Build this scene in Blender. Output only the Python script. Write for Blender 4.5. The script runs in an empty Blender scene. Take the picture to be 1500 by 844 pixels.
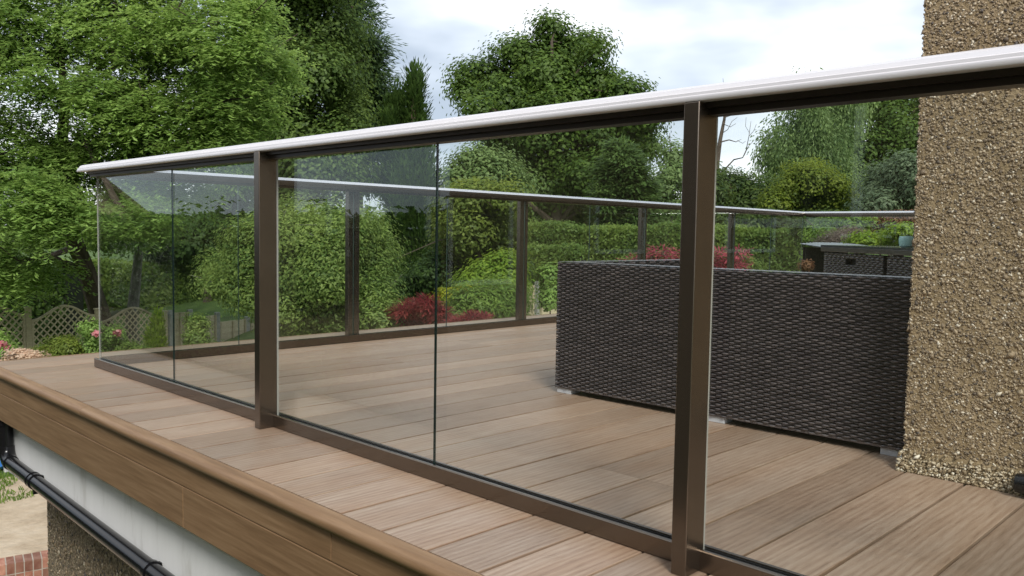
import bpy, bmesh, math, random
import numpy as np
from mathutils import Matrix, Vector
R = math.radians
rng = np.random.default_rng(7)
random.seed(7)
SC = bpy.context.scene
COL = SC.collection

# ------------------------------------------------------------------ camera
F = 1227.0                                   # focal length in photo pixels (1500 wide)
CAM = np.array([-1.633, -4.774, 0.761])
ROT = np.array([[0.702, 0.035, -0.712], [-0.712, 0.057, -0.700], [0.016, 0.998, 0.065]])
u_, s_, v_ = np.linalg.svd(ROT); ROT = u_ @ v_
cam = bpy.data.cameras.new("camera"); camo = bpy.data.objects.new("camera", cam); COL.objects.link(camo)
cam.sensor_width = 36.0; cam.lens = 36.0 * F / 1500.0; cam.clip_start = 0.05; cam.clip_end = 2000
M4 = Matrix.Identity(4)
for i in range(3):
    for j in range(3): M4[i][j] = ROT[i][j]
    M4[i][3] = CAM[i]
camo.matrix_world = M4
SC.camera = camo
SC.cycles.use_denoising = True
SC.cycles.max_bounces = 10; SC.cycles.transparent_max_bounces = 24
SC.cycles.diffuse_bounces = 4; SC.cycles.glossy_bounces = 4

def at(u, v, Z):
    """world point seen at photo pixel (u, v), Z metres in front of the lens"""
    return CAM + ROT @ np.array([(u - 750) / F * Z, -(v - 422) / F * Z, -Z])
RIGHT = np.array([0.712, -0.702, 0.0]); AWAY = np.array([0.702, 0.712, 0.0])

# ------------------------------------------------------------------ world, sun, exposure
SC.view_settings.view_transform = 'Standard'; SC.view_settings.look = 'None'
SC.view_settings.exposure = 1.18; SC.view_settings.gamma = 1.0
SUN_EL, SUN_AZ = R(44), R(212)               # azimuth clockwise from +y
W = bpy.data.worlds.new("World"); SC.world = W; W.use_nodes = True
nt = W.node_tree; nt.nodes.clear()
def N(tree, t, **k):
    n = tree.nodes.new(t)
    for a, b in k.items(): setattr(n, a, b)
    return n
out = N(nt, 'ShaderNodeOutputWorld'); bg = N(nt, 'ShaderNodeBackground'); bg.inputs[1].default_value = 0.1
sky = N(nt, 'ShaderNodeTexSky', sky_type='NISHITA', sun_disc=False)
sky.sun_elevation = SUN_EL; sky.sun_rotation = SUN_AZ
tc = N(nt, 'ShaderNodeTexCoord'); mp = N(nt, 'ShaderNodeMapping'); mp.inputs['Scale'].default_value = (1.0, 1.0, 2.6)
mp.inputs['Location'].default_value = (3.1, 0.4, 0.2)
n1 = N(nt, 'ShaderNodeTexNoise'); n1.inputs['Scale'].default_value = 2.1; n1.inputs['Detail'].default_value = 5; n1.inputs['Roughness'].default_value = 0.5
r1 = N(nt, 'ShaderNodeValToRGB'); e = r1.color_ramp.elements
e[0].position = 0.40; e[0].color = (2.35, 2.7, 3.2, 1); e[1].position = 0.59; e[1].color = (5.9, 6.0, 6.2, 1)
m_ = r1.color_ramp.elements.new(0.50); m_.color = (3.9, 4.25, 4.7, 1)
mx = N(nt, 'ShaderNodeMix', data_type='RGBA'); mx.inputs[0].default_value = 0.9
L = nt.links.new
L(tc.outputs['Generated'], mp.inputs['Vector']); L(mp.outputs[0], n1.inputs['Vector']); L(n1.outputs[0], r1.inputs[0])
L(sky.outputs[0], mx.inputs[6]); L(r1.outputs[0], mx.inputs[7]); L(mx.outputs[2], bg.inputs[0]); L(bg.outputs[0], out.inputs[0])
sl = bpy.data.lights.new("sun", 'SUN'); sl.energy = 1.5; sl.angle = R(17); sl.color = (1.0, 0.97, 0.92)
so = bpy.data.objects.new("sun", sl); COL.objects.link(so)
sd = Vector((math.sin(SUN_AZ) * math.cos(SUN_EL), math.cos(SUN_AZ) * math.cos(SUN_EL), math.sin(SUN_EL)))
so.rotation_euler = sd.to_track_quat('Z', 'Y').to_euler(); so.location = sd * 50

# ------------------------------------------------------------------ materials
def mat(name, col, rough=0.6, metal=0.0, spec=0.5):
    m = bpy.data.materials.new(name); m.use_nodes = True
    b = m.node_tree.nodes['Principled BSDF']
    b.inputs['Base Color'].default_value = (*col, 1); b.inputs['Roughness'].default_value = rough
    b.inputs['Metallic'].default_value = metal; b.inputs['Specular IOR Level'].default_value = spec
    return m
def ramp(t, stops):
    r = N(t, 'ShaderNodeValToRGB'); el = r.color_ramp.elements
    while len(el) < len(stops): el.new(0.5)
    for k, (p, c) in enumerate(stops): el[k].position = p; el[k].color = (*c, 1)
    return r
def noise_mat(name, stops, scale=(1, 1, 1), nscale=8, detail=6, rough=0.7, bump=0.2, bdist=0.004, metal=0.0, per_object=0.0, coord='Object', bscale=None, nrough=0.6, spec=0.5):
    m = mat(name, stops[0][1], rough, metal, spec); t = m.node_tree; b = t.nodes['Principled BSDF']; l = t.links.new
    tc = N(t, 'ShaderNodeTexCoord'); mp = N(t, 'ShaderNodeMapping'); mp.inputs['Scale'].default_value = scale
    l(tc.outputs[coord], mp.inputs['Vector'])
    if per_object:
        oi = N(t, 'ShaderNodeObjectInfo'); vm = N(t, 'ShaderNodeVectorMath', operation='SCALE'); cb = N(t, 'ShaderNodeCombineXYZ')
        for k in range(3): l(oi.outputs['Random'], cb.inputs[k])
        l(cb.outputs[0], vm.inputs[0]); vm.inputs['Scale'].default_value = 37.0
        l(vm.outputs[0], mp.inputs['Location'])
    n = N(t, 'ShaderNodeTexNoise'); n.inputs['Scale'].default_value = nscale; n.inputs['Detail'].default_value = detail; n.inputs['Roughness'].default_value = nrough
    l(mp.outputs[0], n.inputs['Vector'])
    r = ramp(t, stops); l(n.outputs[0], r.inputs[0])
    src = r.outputs[0]
    if per_object:
        hs = N(t, 'ShaderNodeHueSaturation'); mr = N(t, 'ShaderNodeMapRange'); mr.inputs[3].default_value = 1 - per_object; mr.inputs[4].default_value = 1 + per_object
        l(oi.outputs['Random'], mr.inputs[0]); l(mr.outputs[0], hs.inputs['Value']); l(src, hs.inputs['Color']); src = hs.outputs[0]
    l(src, b.inputs['Base Color'])
    if bump:
        bp = N(t, 'ShaderNodeBump'); bp.inputs['Strength'].default_value = bump; bp.inputs['Distance'].default_value = bdist
        if bscale:
            n2 = N(t, 'ShaderNodeTexNoise'); n2.inputs['Scale'].default_value = bscale; n2.inputs['Detail'].default_value = 4
            l(mp.outputs[0], n2.inputs['Vector']); l(n2.outputs[0], bp.inputs['Height'])
        else: l(n.outputs[0], bp.inputs['Height'])
        l(bp.outputs[0], b.inputs['Normal'])
    return m

def wood_mat():
    """oak-grained decking: long streaks, cathedral figure, board to board variation"""
    m = mat('oak_decking', (0.4, 0.3, 0.2), 0.5, spec=0.5); t = m.node_tree; b = t.nodes['Principled BSDF']; l = t.links.new
    tc = N(t, 'ShaderNodeTexCoord'); oi = N(t, 'ShaderNodeObjectInfo')
    cb = N(t, 'ShaderNodeCombineXYZ'); sc = N(t, 'ShaderNodeMath', operation='MULTIPLY'); sc.inputs[1].default_value = 53.0
    l(oi.outputs['Random'], sc.inputs[0])
    for k in range(3): l(sc.outputs[0], cb.inputs[k])
    ad = N(t, 'ShaderNodeVectorMath', operation='ADD'); l(tc.outputs['Object'], ad.inputs[0]); l(cb.outputs[0], ad.inputs[1])
    def tex(scale, ns, det, rough=0.6, dist=0.0):
        mp = N(t, 'ShaderNodeMapping'); mp.inputs['Scale'].default_value = scale; l(ad.outputs[0], mp.inputs['Vector'])
        n = N(t, 'ShaderNodeTexNoise'); n.inputs['Scale'].default_value = ns; n.inputs['Detail'].default_value = det
        n.inputs['Roughness'].default_value = rough; n.inputs['Distortion'].default_value = dist
        l(mp.outputs[0], n.inputs['Vector']); return n
    streak = tex((5.5, 66, 20), 1.6, 5, 0.6, 0.8)
    broad = tex((0.8, 5, 4), 1.5, 3, 0.5)
    fine = tex((26, 290, 60), 1.0, 2, 0.5)
    mpw = N(t, 'ShaderNodeMapping'); mpw.inputs['Scale'].default_value = (0.55, 7.0, 3); l(ad.outputs[0], mpw.inputs['Vector'])
    wv = N(t, 'ShaderNodeTexWave', wave_type='RINGS'); wv.inputs['Scale'].default_value = 2.4; wv.inputs['Distortion'].default_value = 5.0; wv.inputs['Detail'].default_value = 3; wv.inputs['Detail Scale'].default_value = 1.5
    l(mpw.outputs[0], wv.inputs['Vector'])
    a1 = N(t, 'ShaderNodeMath', operation='MULTIPLY_ADD'); l(wv.outputs[1], a1.inputs[0]); a1.inputs[1].default_value = 0.24; l(streak.outputs[0], a1.inputs[2])
    a2 = N(t, 'ShaderNodeMath', operation='MULTIPLY_ADD'); l(fine.outputs[0], a2.inputs[0]); a2.inputs[1].default_value = 0.12; l(a1.outputs[0], a2.inputs[2])
    r = ramp(t, [(0.36, (0.200, 0.122, 0.072)), (0.58, (0.272, 0.179, 0.114)), (0.76, (0.312, 0.216, 0.143)), (0.98, (0.36, 0.265, 0.186))])
    l(a2.outputs[0], r.inputs[0])
    r2 = ramp(t, [(0.35, (0.95, 0.86, 0.76)), (0.65, (1.02, 1.02, 1.02))]); l(broad.outputs[0], r2.inputs[0])
    mm = N(t, 'ShaderNodeMix', data_type='RGBA', blend_type='MULTIPLY'); mm.inputs[0].default_value = 1.0
    l(r.outputs[0], mm.inputs[6]); l(r2.outputs[0], mm.inputs[7])
    hs = N(t, 'ShaderNodeHueSaturation'); mr = N(t, 'ShaderNodeMapRange'); mr.inputs[3].default_value = 0.82; mr.inputs[4].default_value = 1.16; hs.inputs['Saturation'].default_value = 0.86
    l(oi.outputs['Random'], mr.inputs[0]); l(mr.outputs[0], hs.inputs['Value']); l(mm.outputs[2], hs.inputs['Color'])
    ge = N(t, 'ShaderNodeNewGeometry'); st = N(t, 'ShaderNodeTexNoise'); st.inputs['Scale'].default_value = 1.7; st.inputs['Detail'].default_value = 6; st.inputs['Roughness'].default_value = 0.62
    l(ge.outputs['Position'], st.inputs['Vector']); r3 = ramp(t, [(0.30, (0.80, 0.78, 0.76)), (0.46, (1.0, 1.0, 1.0)), (0.62, (1.0, 1.0, 1.0)), (0.74, (1.10, 1.12, 1.14))]); l(st.outputs[0], r3.inputs[0])
    m3 = N(t, 'ShaderNodeMix', data_type='RGBA', blend_type='MULTIPLY'); m3.inputs[0].default_value = 0.8; l(hs.outputs[0], m3.inputs[6]); l(r3.outputs[0], m3.inputs[7])
    l(m3.outputs[2], b.inputs['Base Color']); rr = N(t, 'ShaderNodeMapRange'); rr.inputs[3].default_value = 0.52; rr.inputs[4].default_value = 0.30; l(st.outputs[0], rr.inputs[0]); l(rr.outputs[0], b.inputs['Roughness'])
    bp = N(t, 'ShaderNodeBump'); bp.inputs['Strength'].default_value = 0.35; bp.inputs['Distance'].default_value = 0.002
    l(a2.outputs[0], bp.inputs['Height']); l(bp.outputs[0], b.inputs['Normal'])
    return m
def fascia_mat():
    return noise_mat('oak_trim', [(0.3, (0.165, 0.092, 0.042)), (0.5, (0.225, 0.132, 0.064)), (0.7, (0.285, 0.178, 0.094))], scale=(20, 1.3, 30), nscale=2.2, detail=6, rough=0.55, bump=0.2, bdist=0.001, per_object=0.08)
def glass_mat():
    """toughened glass: two surfaces each reflecting by the Fresnel law, faint green tint"""
    m = bpy.data.materials.new('clear_glass'); m.use_nodes = True; t = m.node_tree; t.nodes.clear(); l = t.links.new
    o = N(t, 'ShaderNodeOutputMaterial'); g = N(t, 'ShaderNodeNewGeometry'); d = N(t, 'ShaderNodeVectorMath', operation='DOT_PRODUCT')
    l(g.outputs['Normal'], d.inputs[0]); l(g.outputs['Incoming'], d.inputs[1])
    ab = N(t, 'ShaderNodeMath', operation='ABSOLUTE'); l(d.outputs['Value'], ab.inputs[0])
    om = N(t, 'ShaderNodeMath', operation='SUBTRACT'); om.inputs[0].default_value = 1.0; l(ab.outputs[0], om.inputs[1])
    pw = N(t, 'ShaderNodeMath', operation='POWER'); l(om.outputs[0], pw.inputs[0]); pw.inputs[1].default_value = 5.0
    ma = N(t, 'ShaderNodeMath', operation='MULTIPLY_ADD'); l(pw.outputs[0], ma.inputs[0]); ma.inputs[1].default_value = 0.957; ma.inputs[2].default_value = 0.043
    tr = N(t, 'ShaderNodeBsdfTransparent'); tr.inputs[0].default_value = (0.982, 0.995, 0.987, 1)
    gl = N(t, 'ShaderNodeBsdfGlossy'); gl.inputs['Roughness'].default_value = 0.0; gl.inputs[0].default_value = (0.93, 0.98, 0.96, 1)
    mx = N(t, 'ShaderNodeMixShader'); l(ma.outputs[0], mx.inputs[0]); l(tr.outputs[0], mx.inputs[1]); l(gl.outputs[0], mx.inputs[2]); l(mx.outputs[0], o.inputs[0])
    return m
def leaf_mat(name, dark, light, trans=0.45, rough=0.5):
    m = mat(name, dark, rough, spec=0.25); t = m.node_tree; b = t.nodes['Principled BSDF']; l = t.links.new
    a = N(t, 'ShaderNodeAttribute', attribute_name='tone')
    mid = tuple((p + q) / 2 for p, q in zip(dark, light))
    r = ramp(t, [(0.0, dark), (0.5, mid), (1.0, light)]); l(a.outputs['Fac'], r.inputs[0]); l(r.outputs[0], b.inputs['Base Color'])
    tl = N(t, 'ShaderNodeBsdfTranslucent'); hs = N(t, 'ShaderNodeHueSaturation'); hs.inputs['Value'].default_value = 1.3; hs.inputs['Hue'].default_value = 0.485
    l(r.outputs[0], hs.inputs['Color']); l(hs.outputs[0], tl.inputs[0])
    mx = N(t, 'ShaderNodeMixShader'); mx.inputs[0].default_value = trans; l(b.outputs[0], mx.inputs[1]); l(tl.outputs[0], mx.inputs[2])
    l(mx.outputs[0], t.nodes['Material Output'].inputs[0])
    return m
def tone_mat(name, stops, rough=0.7):
    m = mat(name, stops[0][1], rough); t = m.node_tree
    a = N(t, 'ShaderNodeAttribute', attribute_name='tone'); r = ramp(t, stops)
    t.links.new(a.outputs['Fac'], r.inputs[0]); t.links.new(r.outputs[0], t.nodes['Principled BSDF'].inputs['Base Color'])
    return m

M = {}
M['deck'] = wood_mat(); M['trim'] = fascia_mat(); M['glass'] = glass_mat()
M['bronze'] = noise_mat('bronze_anodised', [(0.3, (0.158, 0.130, 0.104)), (0.7, (0.180, 0.149, 0.120))], scale=(1, 1, 1), nscale=5, rough=0.26, bump=0, metal=0.92)
M['silver'] = mat('silver_anodised', (0.86, 0.82, 0.82), 0.42, 0.55)
M['silver_gloss'] = mat('silver_polished', (0.84, 0.81, 0.80), 0.25, 0.95)
M['silver_dark'] = mat('dark_channel_bronze', (0.045, 0.036, 0.03), 0.4, 0.6)  # dark bronze of the channel under the near handrail
M['gasket'] = mat('black_gasket', (0.012, 0.012, 0.014), 0.5)
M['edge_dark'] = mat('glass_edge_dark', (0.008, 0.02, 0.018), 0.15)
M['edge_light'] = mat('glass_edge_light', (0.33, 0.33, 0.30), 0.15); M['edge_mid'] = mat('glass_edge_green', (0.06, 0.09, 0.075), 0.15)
M['black'] = mat('black_plastic', (0.008, 0.008, 0.009), 0.2, spec=0.35)
M['white'] = noise_mat('white_render_board', [(0.28, (0.60, 0.59, 0.55)), (0.42, (0.78, 0.78, 0.76)), (0.7, (0.84, 0.84, 0.82))], scale=(3, 3, 0.8), nscale=2.6, detail=9, rough=0.6, bump=0.15, bdist=0.002, bscale=60)
M['upvc'] = mat('white_window_frame', (0.8, 0.8, 0.8), 0.3)
M['wicker'] = noise_mat('brown_grey_wicker', [(0.3, (0.030, 0.025, 0.026)), (0.5, (0.066, 0.055, 0.055)), (0.7, (0.125, 0.104, 0.098))], scale=(14, 9, 98), nscale=1.3, rough=0.28, bump=0.1, bdist=0.001, spec=0.75)
M['wicker_dark'] = mat('dark_wicker_core', (0.012, 0.011, 0.012), 0.6)
M['cushion'] = noise_mat('grey_cushion_fabric', [(0.4, (0.10, 0.10, 0.11)), (0.6, (0.13, 0.13, 0.14))], nscale=60, rough=0.9, bump=0.1)
M['alu'] = mat('grey_foot_plastic', (0.52, 0.53, 0.55), 0.45)
M['pebble_bed'] = noise_mat('pebbledash_bed', [(0.3, (0.20, 0.14, 0.072)), (0.5, (0.30, 0.22, 0.12)), (0.7, (0.38, 0.285, 0.17))], nscale=9, detail=9, rough=0.9, bump=0.5, bdist=0.01, bscale=110, nrough=0.75)
M['pebble'] = tone_mat('pebble_stone', [(0.0, (0.07, 0.06, 0.055)), (0.12, (0.15, 0.11, 0.07)), (0.4, (0.27, 0.20, 0.12)), (0.65, (0.35, 0.265, 0.165)), (0.82, (0.46, 0.38, 0.265)), (1.0, (0.74, 0.67, 0.54))], 0.6)
M['pebble_new'] = tone_mat('clean_pebble_stone', [(0.0, (0.16, 0.11, 0.06)), (0.35, (0.34, 0.26, 0.15)), (0.7, (0.5, 0.42, 0.29)), (1.0, (0.74, 0.68, 0.54))], 0.6)
M['dash_far'] = noise_mat('pebbledash_lower', [(0.32, (0.06, 0.045, 0.028)), (0.5, (0.20, 0.155, 0.095)), (0.68, (0.42, 0.35, 0.24))], nscale=115, detail=3, rough=0.9, bump=0.8, bdist=0.008)
M['bark'] = noise_mat('bark', [(0.3, (0.045, 0.032, 0.022)), (0.7, (0.12, 0.09, 0.065))], scale=(6, 6, 1), nscale=3, detail=8, rough=0.9, bump=0.7, bdist=0.03)
M['bark_red'] = noise_mat('reddish_bark', [(0.3, (0.06, 0.035, 0.025)), (0.7, (0.15, 0.095, 0.068))], scale=(6, 6, 1), nscale=3, detail=8, rough=0.9, bump=0.7, bdist=0.03)
M['bark_grey'] = noise_mat('grey_bark', [(0.3, (0.08, 0.075, 0.06)), (0.7, (0.20, 0.19, 0.155))], scale=(6, 6, 1), nscale=3, detail=8, rough=0.9, bump=0.7, bdist=0.03)
M['fence_wood'] = noise_mat('weathered_fence_wood', [(0.3, (0.38, 0.32, 0.205)), (0.7, (0.53, 0.455, 0.31))], scale=(6, 6, 30), nscale=2, rough=0.85, bump=0.2, per_object=0.12)
M['concrete'] = noise_mat('concrete_post', [(0.3, (0.26, 0.26, 0.24)), (0.7, (0.38, 0.38, 0.35))], nscale=12, rough=0.9, bump=0.2)
M['brick'] = noise_mat('red_brick', [(0.3, (0.22, 0.08, 0.05)), (0.7, (0.40, 0.22, 0.155))], nscale=9, rough=0.9, bump=0.4, per_object=0.4)
M['mortar'] = noise_mat('pale_mortar', [(0.3, (0.32, 0.28, 0.23)), (0.7, (0.42, 0.38, 0.32))], nscale=20, rough=0.95)
M['roof_tile'] = noise_mat('brown_roof_tile', [(0.3, (0.06, 0.042, 0.032)), (0.7, (0.11, 0.075, 0.055))], scale=(2, 2, 8), nscale=3, rough=0.85, bump=0.4)
M['blue'] = noise_mat('blue_plastic', [(0.3, (0.02, 0.12, 0.42)), (0.7, (0.05, 0.22, 0.6))], nscale=5, rough=0.4, bump=0.4, bdist=0.03)
M['pot'] = mat('turquoise_glazed_pot', (0.36, 0.60, 0.56), 0.18)
M['corrugated'] = mat('pale_corrugated_sheet', (0.22, 0.24, 0.25), 0.5)
M['log'] = noise_mat('dark_stained_wood', [(0.3, (0.02, 0.017, 0.014)), (0.7, (0.045, 0.037, 0.03))], nscale=6, rough=0.8)
M['window'] = mat('dark_window_glass', (0.02, 0.025, 0.03), 0.04)

# leaf colours (dark -> light)
LC = dict(ash=((0.066, 0.115, 0.026), (0.180, 0.262, 0.066)), oak=((0.021, 0.043, 0.008), (0.078, 0.124, 0.022)),
          darkoak=((0.024, 0.046, 0.010), (0.088, 0.132, 0.028)), spruce=((0.018, 0.036, 0.014), (0.055, 0.090, 0.034)),
          cypress=((0.014, 0.030, 0.007), (0.048, 0.084, 0.016)), thuja=((0.022, 0.044, 0.012), (0.072, 0.116, 0.030)),
          birch=((0.048, 0.080, 0.026), (0.140, 0.194, 0.066)), maple=((0.040, 0.064, 0.008), (0.122, 0.152, 0.018)),
          yew=((0.014, 0.030, 0.008), (0.065, 0.095, 0.020)), greyshrub=((0.035, 0.055, 0.028), (0.105, 0.140, 0.075)),
          willow=((0.046, 0.082, 0.018), (0.170, 0.222, 0.056)), hedge=((0.044, 0.080, 0.018), (0.140, 0.188, 0.042)),
          olive=((0.050, 0.076, 0.014), (0.138, 0.172, 0.032)), lime=((0.055, 0.100, 0.010), (0.155, 0.215, 0.024)),
          yellow=((0.12, 0.13, 0.010), (0.26, 0.27, 0.022)), red=((0.055, 0.014, 0.012), (0.210, 0.040, 0.036)),
          pink=((0.11, 0.016, 0.022), (0.30, 0.06, 0.08)), rose=((0.27, 0.09, 0.10), (0.42, 0.22, 0.22)), cream=((0.25, 0.18, 0.12), (0.42, 0.34, 0.26)),
          heather=((0.060, 0.045, 0.040), (0.150, 0.120, 0.095)), grass=((0.045, 0.085, 0.014), (0.125, 0.185, 0.036)),
          russet=((0.07, 0.035, 0.018), (0.15, 0.085, 0.04)), deepgreen=((0.014, 0.030, 0.008), (0.050, 0.085, 0.018)), white=((0.2, 0.24, 0.14), (0.4, 0.42, 0.32)))
for k, (d, l_) in LC.items():
    d = tuple(min(1, c * 2.1) for c in d); l_ = tuple(min(1, c * 1.85) for c in l_)
    M['leaf_' + k] = leaf_mat(k + '_leaf', d, l_)

# ------------------------------------------------------------------ mesh helpers
class MB:
    """collects shapes, build() links them as ONE mesh object"""
    def __init__(s): s.v = []; s.f = []; s.m = []
    def add(s, vs, fs, mi=0):
        o = len(s.v); s.v += [tuple(p) for p in vs]; s.f += [tuple(i + o for i in q) for q in fs]; s.m += [mi] * len(fs)
    def box(s, a, b, mi=0, mi_y=None):
        x0, y0, z0 = a; x1, y1, z1 = b
        vs = [(x0, y0, z0), (x1, y0, z0), (x1, y1, z0), (x0, y1, z0), (x0, y0, z1), (x1, y0, z1), (x1, y1, z1), (x0, y1, z1)]
        fs = [(0, 3, 2, 1), (4, 5, 6, 7), (0, 1, 5, 4), (2, 3, 7, 6), (1, 2, 6, 5), (0, 4, 7, 3)]
        s.add(vs, fs, mi)
    def prism(s, prof, axis, a, b, mi=0, miter=None):
        """profile polygon (p, q) swept along 'x' (p->y, q->z), 'y' (p->x) or 'z' (p->x, q->y); miter = (da(p), db(p)) end shear"""
        n = len(prof); da, db = miter or ((lambda p: 0), (lambda p: 0)); vs = []
        for t, d in ((a, da), (b, db)):
            for p, q in prof:
                w = t + d(p); vs.append((w, p, q) if axis == 'x' else (p, w, q) if axis == 'y' else (p, q, w))
        fs = [(i, (i + 1) % n, n + (i + 1) % n, n + i) for i in range(n)] + [tuple(range(n - 1, -1, -1)), tuple(range(n, 2 * n))]
        s.add(vs, fs, mi)
    def tube(s, pts, rad, seg=10, mi=0, caps=True):
        pts = [np.array(p, float) for p in pts]; rad = rad if hasattr(rad, '__len__') else [rad] * len(pts)
        vs = []; fs = []; up = None
        for i, p in enumerate(pts):
            d = pts[min(i + 1, len(pts) - 1)] - pts[max(i - 1, 0)]; d /= np.linalg.norm(d) + 1e-9
            if up is None: up = np.array([0, 0, 1.0]) if abs(d[2]) < 0.9 else np.array([1.0, 0, 0])
            a = np.cross(d, up); a /= np.linalg.norm(a) + 1e-9; b = np.cross(a, d); up = b
            for k in range(seg):
                t = 2 * math.pi * k / seg; vs.append(p + rad[i] * (math.cos(t) * a + math.sin(t) * b))
        for i in range(len(pts) - 1):
            for k in range(seg):
                fs.append((i * seg + k, i * seg + (k + 1) % seg, (i + 1) * seg + (k + 1) % seg, (i + 1) * seg + k))
        if caps: fs += [tuple(range(seg)), tuple(range((len(pts) - 1) * seg + seg - 1, (len(pts) - 1) * seg - 1, -1))]
        s.add(vs, fs, mi)
    def lathe(s, prof, c, seg=24, mi=0):
        vs = []; fs = []
        for r, z in prof:
            for k in range(seg): t = 2 * math.pi * k / seg; vs.append((c[0] + r * math.cos(t), c[1] + r * math.sin(t), c[2] + z))
        for i in range(len(prof) - 1):
            for k in range(seg): fs.append((i * seg + k, i * seg + (k + 1) % seg, (i + 1) * seg + (k + 1) % seg, (i + 1) * seg + k))
        fs += [tuple(range(seg - 1, -1, -1))]
        s.add(vs, fs, mi)
    def mesh(s, name, mats, off=(0, 0, 0)):
        me = bpy.data.meshes.new(name); o = np.array(off)
        me.from_pydata([tuple(np.array(p) - o) for p in s.v], [], s.f)
        for m in (mats if isinstance(mats, (list, tuple)) else [mats]): me.materials.append(m)
        me.polygons.foreach_set('material_index', s.m)
        bm = bmesh.new(); bm.from_mesh(me); bmesh.ops.recalc_face_normals(bm, faces=bm.faces); bm.to_mesh(me); bm.free()
        return me
    def build(s, name, mats, parent=None, bevel=0, smooth=False, off=(0, 0, 0), loc=None):
        me = s.mesh(name, mats, off)
        return link(name, me, parent, bevel, smooth, off if loc is None else loc)
def link(name, me, parent=None, bevel=0, smooth=False, loc=(0, 0, 0)):
    o = bpy.data.objects.new(name, me); COL.objects.link(o); o.location = tuple(loc)
    if parent is not None: o.parent = parent
    if bevel:
        b = o.modifiers.new('bevel', 'BEVEL'); b.width = bevel; b.segments = 2; b.limit_method = 'ANGLE'; b.harden_normals = False
    if smooth:
        me.polygons.foreach_set('use_smooth', [True] * len(me.polygons))
        try: me.set_sharp_from_angle(angle=R(38))
        except Exception: pass
    return o
def tag(o, label=None, cat=None, group=None, kind=None):
    if label: o['label'] = label
    if cat: o['category'] = cat
    if group: o['group'] = group
    if kind: o['kind'] = kind
    return o
def thing(name, label, cat, loc=(0, 0, 0), group=None, rz=0.0):
    o = bpy.data.objects.new(name, None); COL.objects.link(o); o.location = tuple(float(c) for c in loc); o.rotation_euler = (0, 0, rz); o.empty_display_size = 0.1
    return tag(o, label, cat, group)
def np_mesh(name, V, Fq, mats, tone=None):
    """fast mesh from numpy arrays; Fq is (n, k) with k = 3 or 4; tone per face"""
    me = bpy.data.meshes.new(name); n, k = Fq.shape
    me.vertices.add(len(V)); me.vertices.foreach_set('co', V.astype(np.float32).ravel())
    me.loops.add(n * k); me.loops.foreach_set('vertex_index', Fq.astype(np.int32).ravel())
    me.polygons.add(n); me.polygons.foreach_set('loop_start', np.arange(0, n * k, k, dtype=np.int32))
    me.update(calc_edges=True)
    for m in (mats if isinstance(mats, (list, tuple)) else [mats]): me.materials.append(m)
    if tone is not None:
        a = me.attributes.new('tone', 'FLOAT', 'FACE'); a.data.foreach_set('value', tone.astype(np.float32))
    return me

# ------------------------------------------------------------------ terrain
def smooth01(t): t = np.clip(t, 0, 1); return t * t * (3 - 2 * t)
def terrain(x, y):
    x = np.asarray(x, float); y = np.asarray(y, float)
    return -2.75 + 1.9 * smooth01((x - 4) / 12.0) + 1.2 * smooth01((x - 18) / 40.0) + 0.05 * np.sin(x * 0.7 + 1) * np.cos(y * 0.6)
gx = np.unique(np.concatenate([np.linspace(-400, -30, 12), np.linspace(-30, 60, 91), np.linspace(60, 500, 14)]))
gy = np.unique(np.concatenate([np.linspace(-400, -30, 12), np.linspace(-30, 60, 91), np.linspace(60, 500, 14)]))
GX, GY = np.meshgrid(gx, gy, indexing='ij'); V = np.stack([GX.ravel(), GY.ravel(), terrain(GX, GY).ravel()], 1)
nx, ny = len(gx), len(gy); I, J = np.meshgrid(np.arange(nx - 1), np.arange(ny - 1), indexing='ij'); b0 = (I * ny + J).ravel()
Q = np.stack([b0, b0 + ny, b0 + ny + 1, b0 + 1], 1)
M['lawn'] = noise_mat('lawn', [(0.3, (0.035, 0.065, 0.012)), (0.5, (0.065, 0.115, 0.020)), (0.7, (0.11, 0.165, 0.036))], nscale=1.4, detail=10, rough=0.9, bump=0.6, bdist=0.05, bscale=30)
M['sand'] = noise_mat('bare_sandy_soil', [(0.30, (0.20, 0.145, 0.09)), (0.5, (0.42, 0.33, 0.23)), (0.7, (0.52, 0.43, 0.32))], nscale=1.6, detail=10, rough=0.95, bump=0.6, bdist=0.05, bscale=9, nrough=0.65)
g = link('ground', np_mesh('ground', V, Q, M['lawn']), smooth=True); tag(g, 'rough garden lawn around the raised deck', kind='structure')
# bare soil patch beside the house, ragged outline
def patch(name, pts, mat_, lift, label, kind='structure', n=10):
    ring = []
    for i in range(len(pts)):
        a, b = np.array(pts[i], float), np.array(pts[(i + 1) % len(pts)], float)
        for k in range(n):
            p = a + (b - a) * k / n; p = p + rng.normal(0, 0.10, 2); ring.append(p)
    bm = bmesh.new(); vs = [bm.verts.new((p[0], p[1], 0)) for p in ring]; bm.faces.new(vs)
    bmesh.ops.triangulate(bm, faces=bm.faces); bmesh.ops.subdivide_edges(bm, edges=bm.edges, cuts=2, use_grid_fill=True)
    for v in bm.verts: v.co.z = float(terrain(v.co.x, v.co.y)) + lift
    me = bpy.data.meshes.new(name); bm.to_mesh(me); bm.free(); me.materials.append(mat_)
    return tag(link(name, me, smooth=True), label, kind=kind)
patch('bare_soil', [(-3.5, 1.0), (3.2, 0.9), (3.6, 5), (3.2, 8.0), (1.95, 8.2), (1.2, 7.2), (-1, 6.6), (-4, 6)], M['sand'], 0.03, 'bare sandy soil trodden down beside the lawn')

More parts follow.
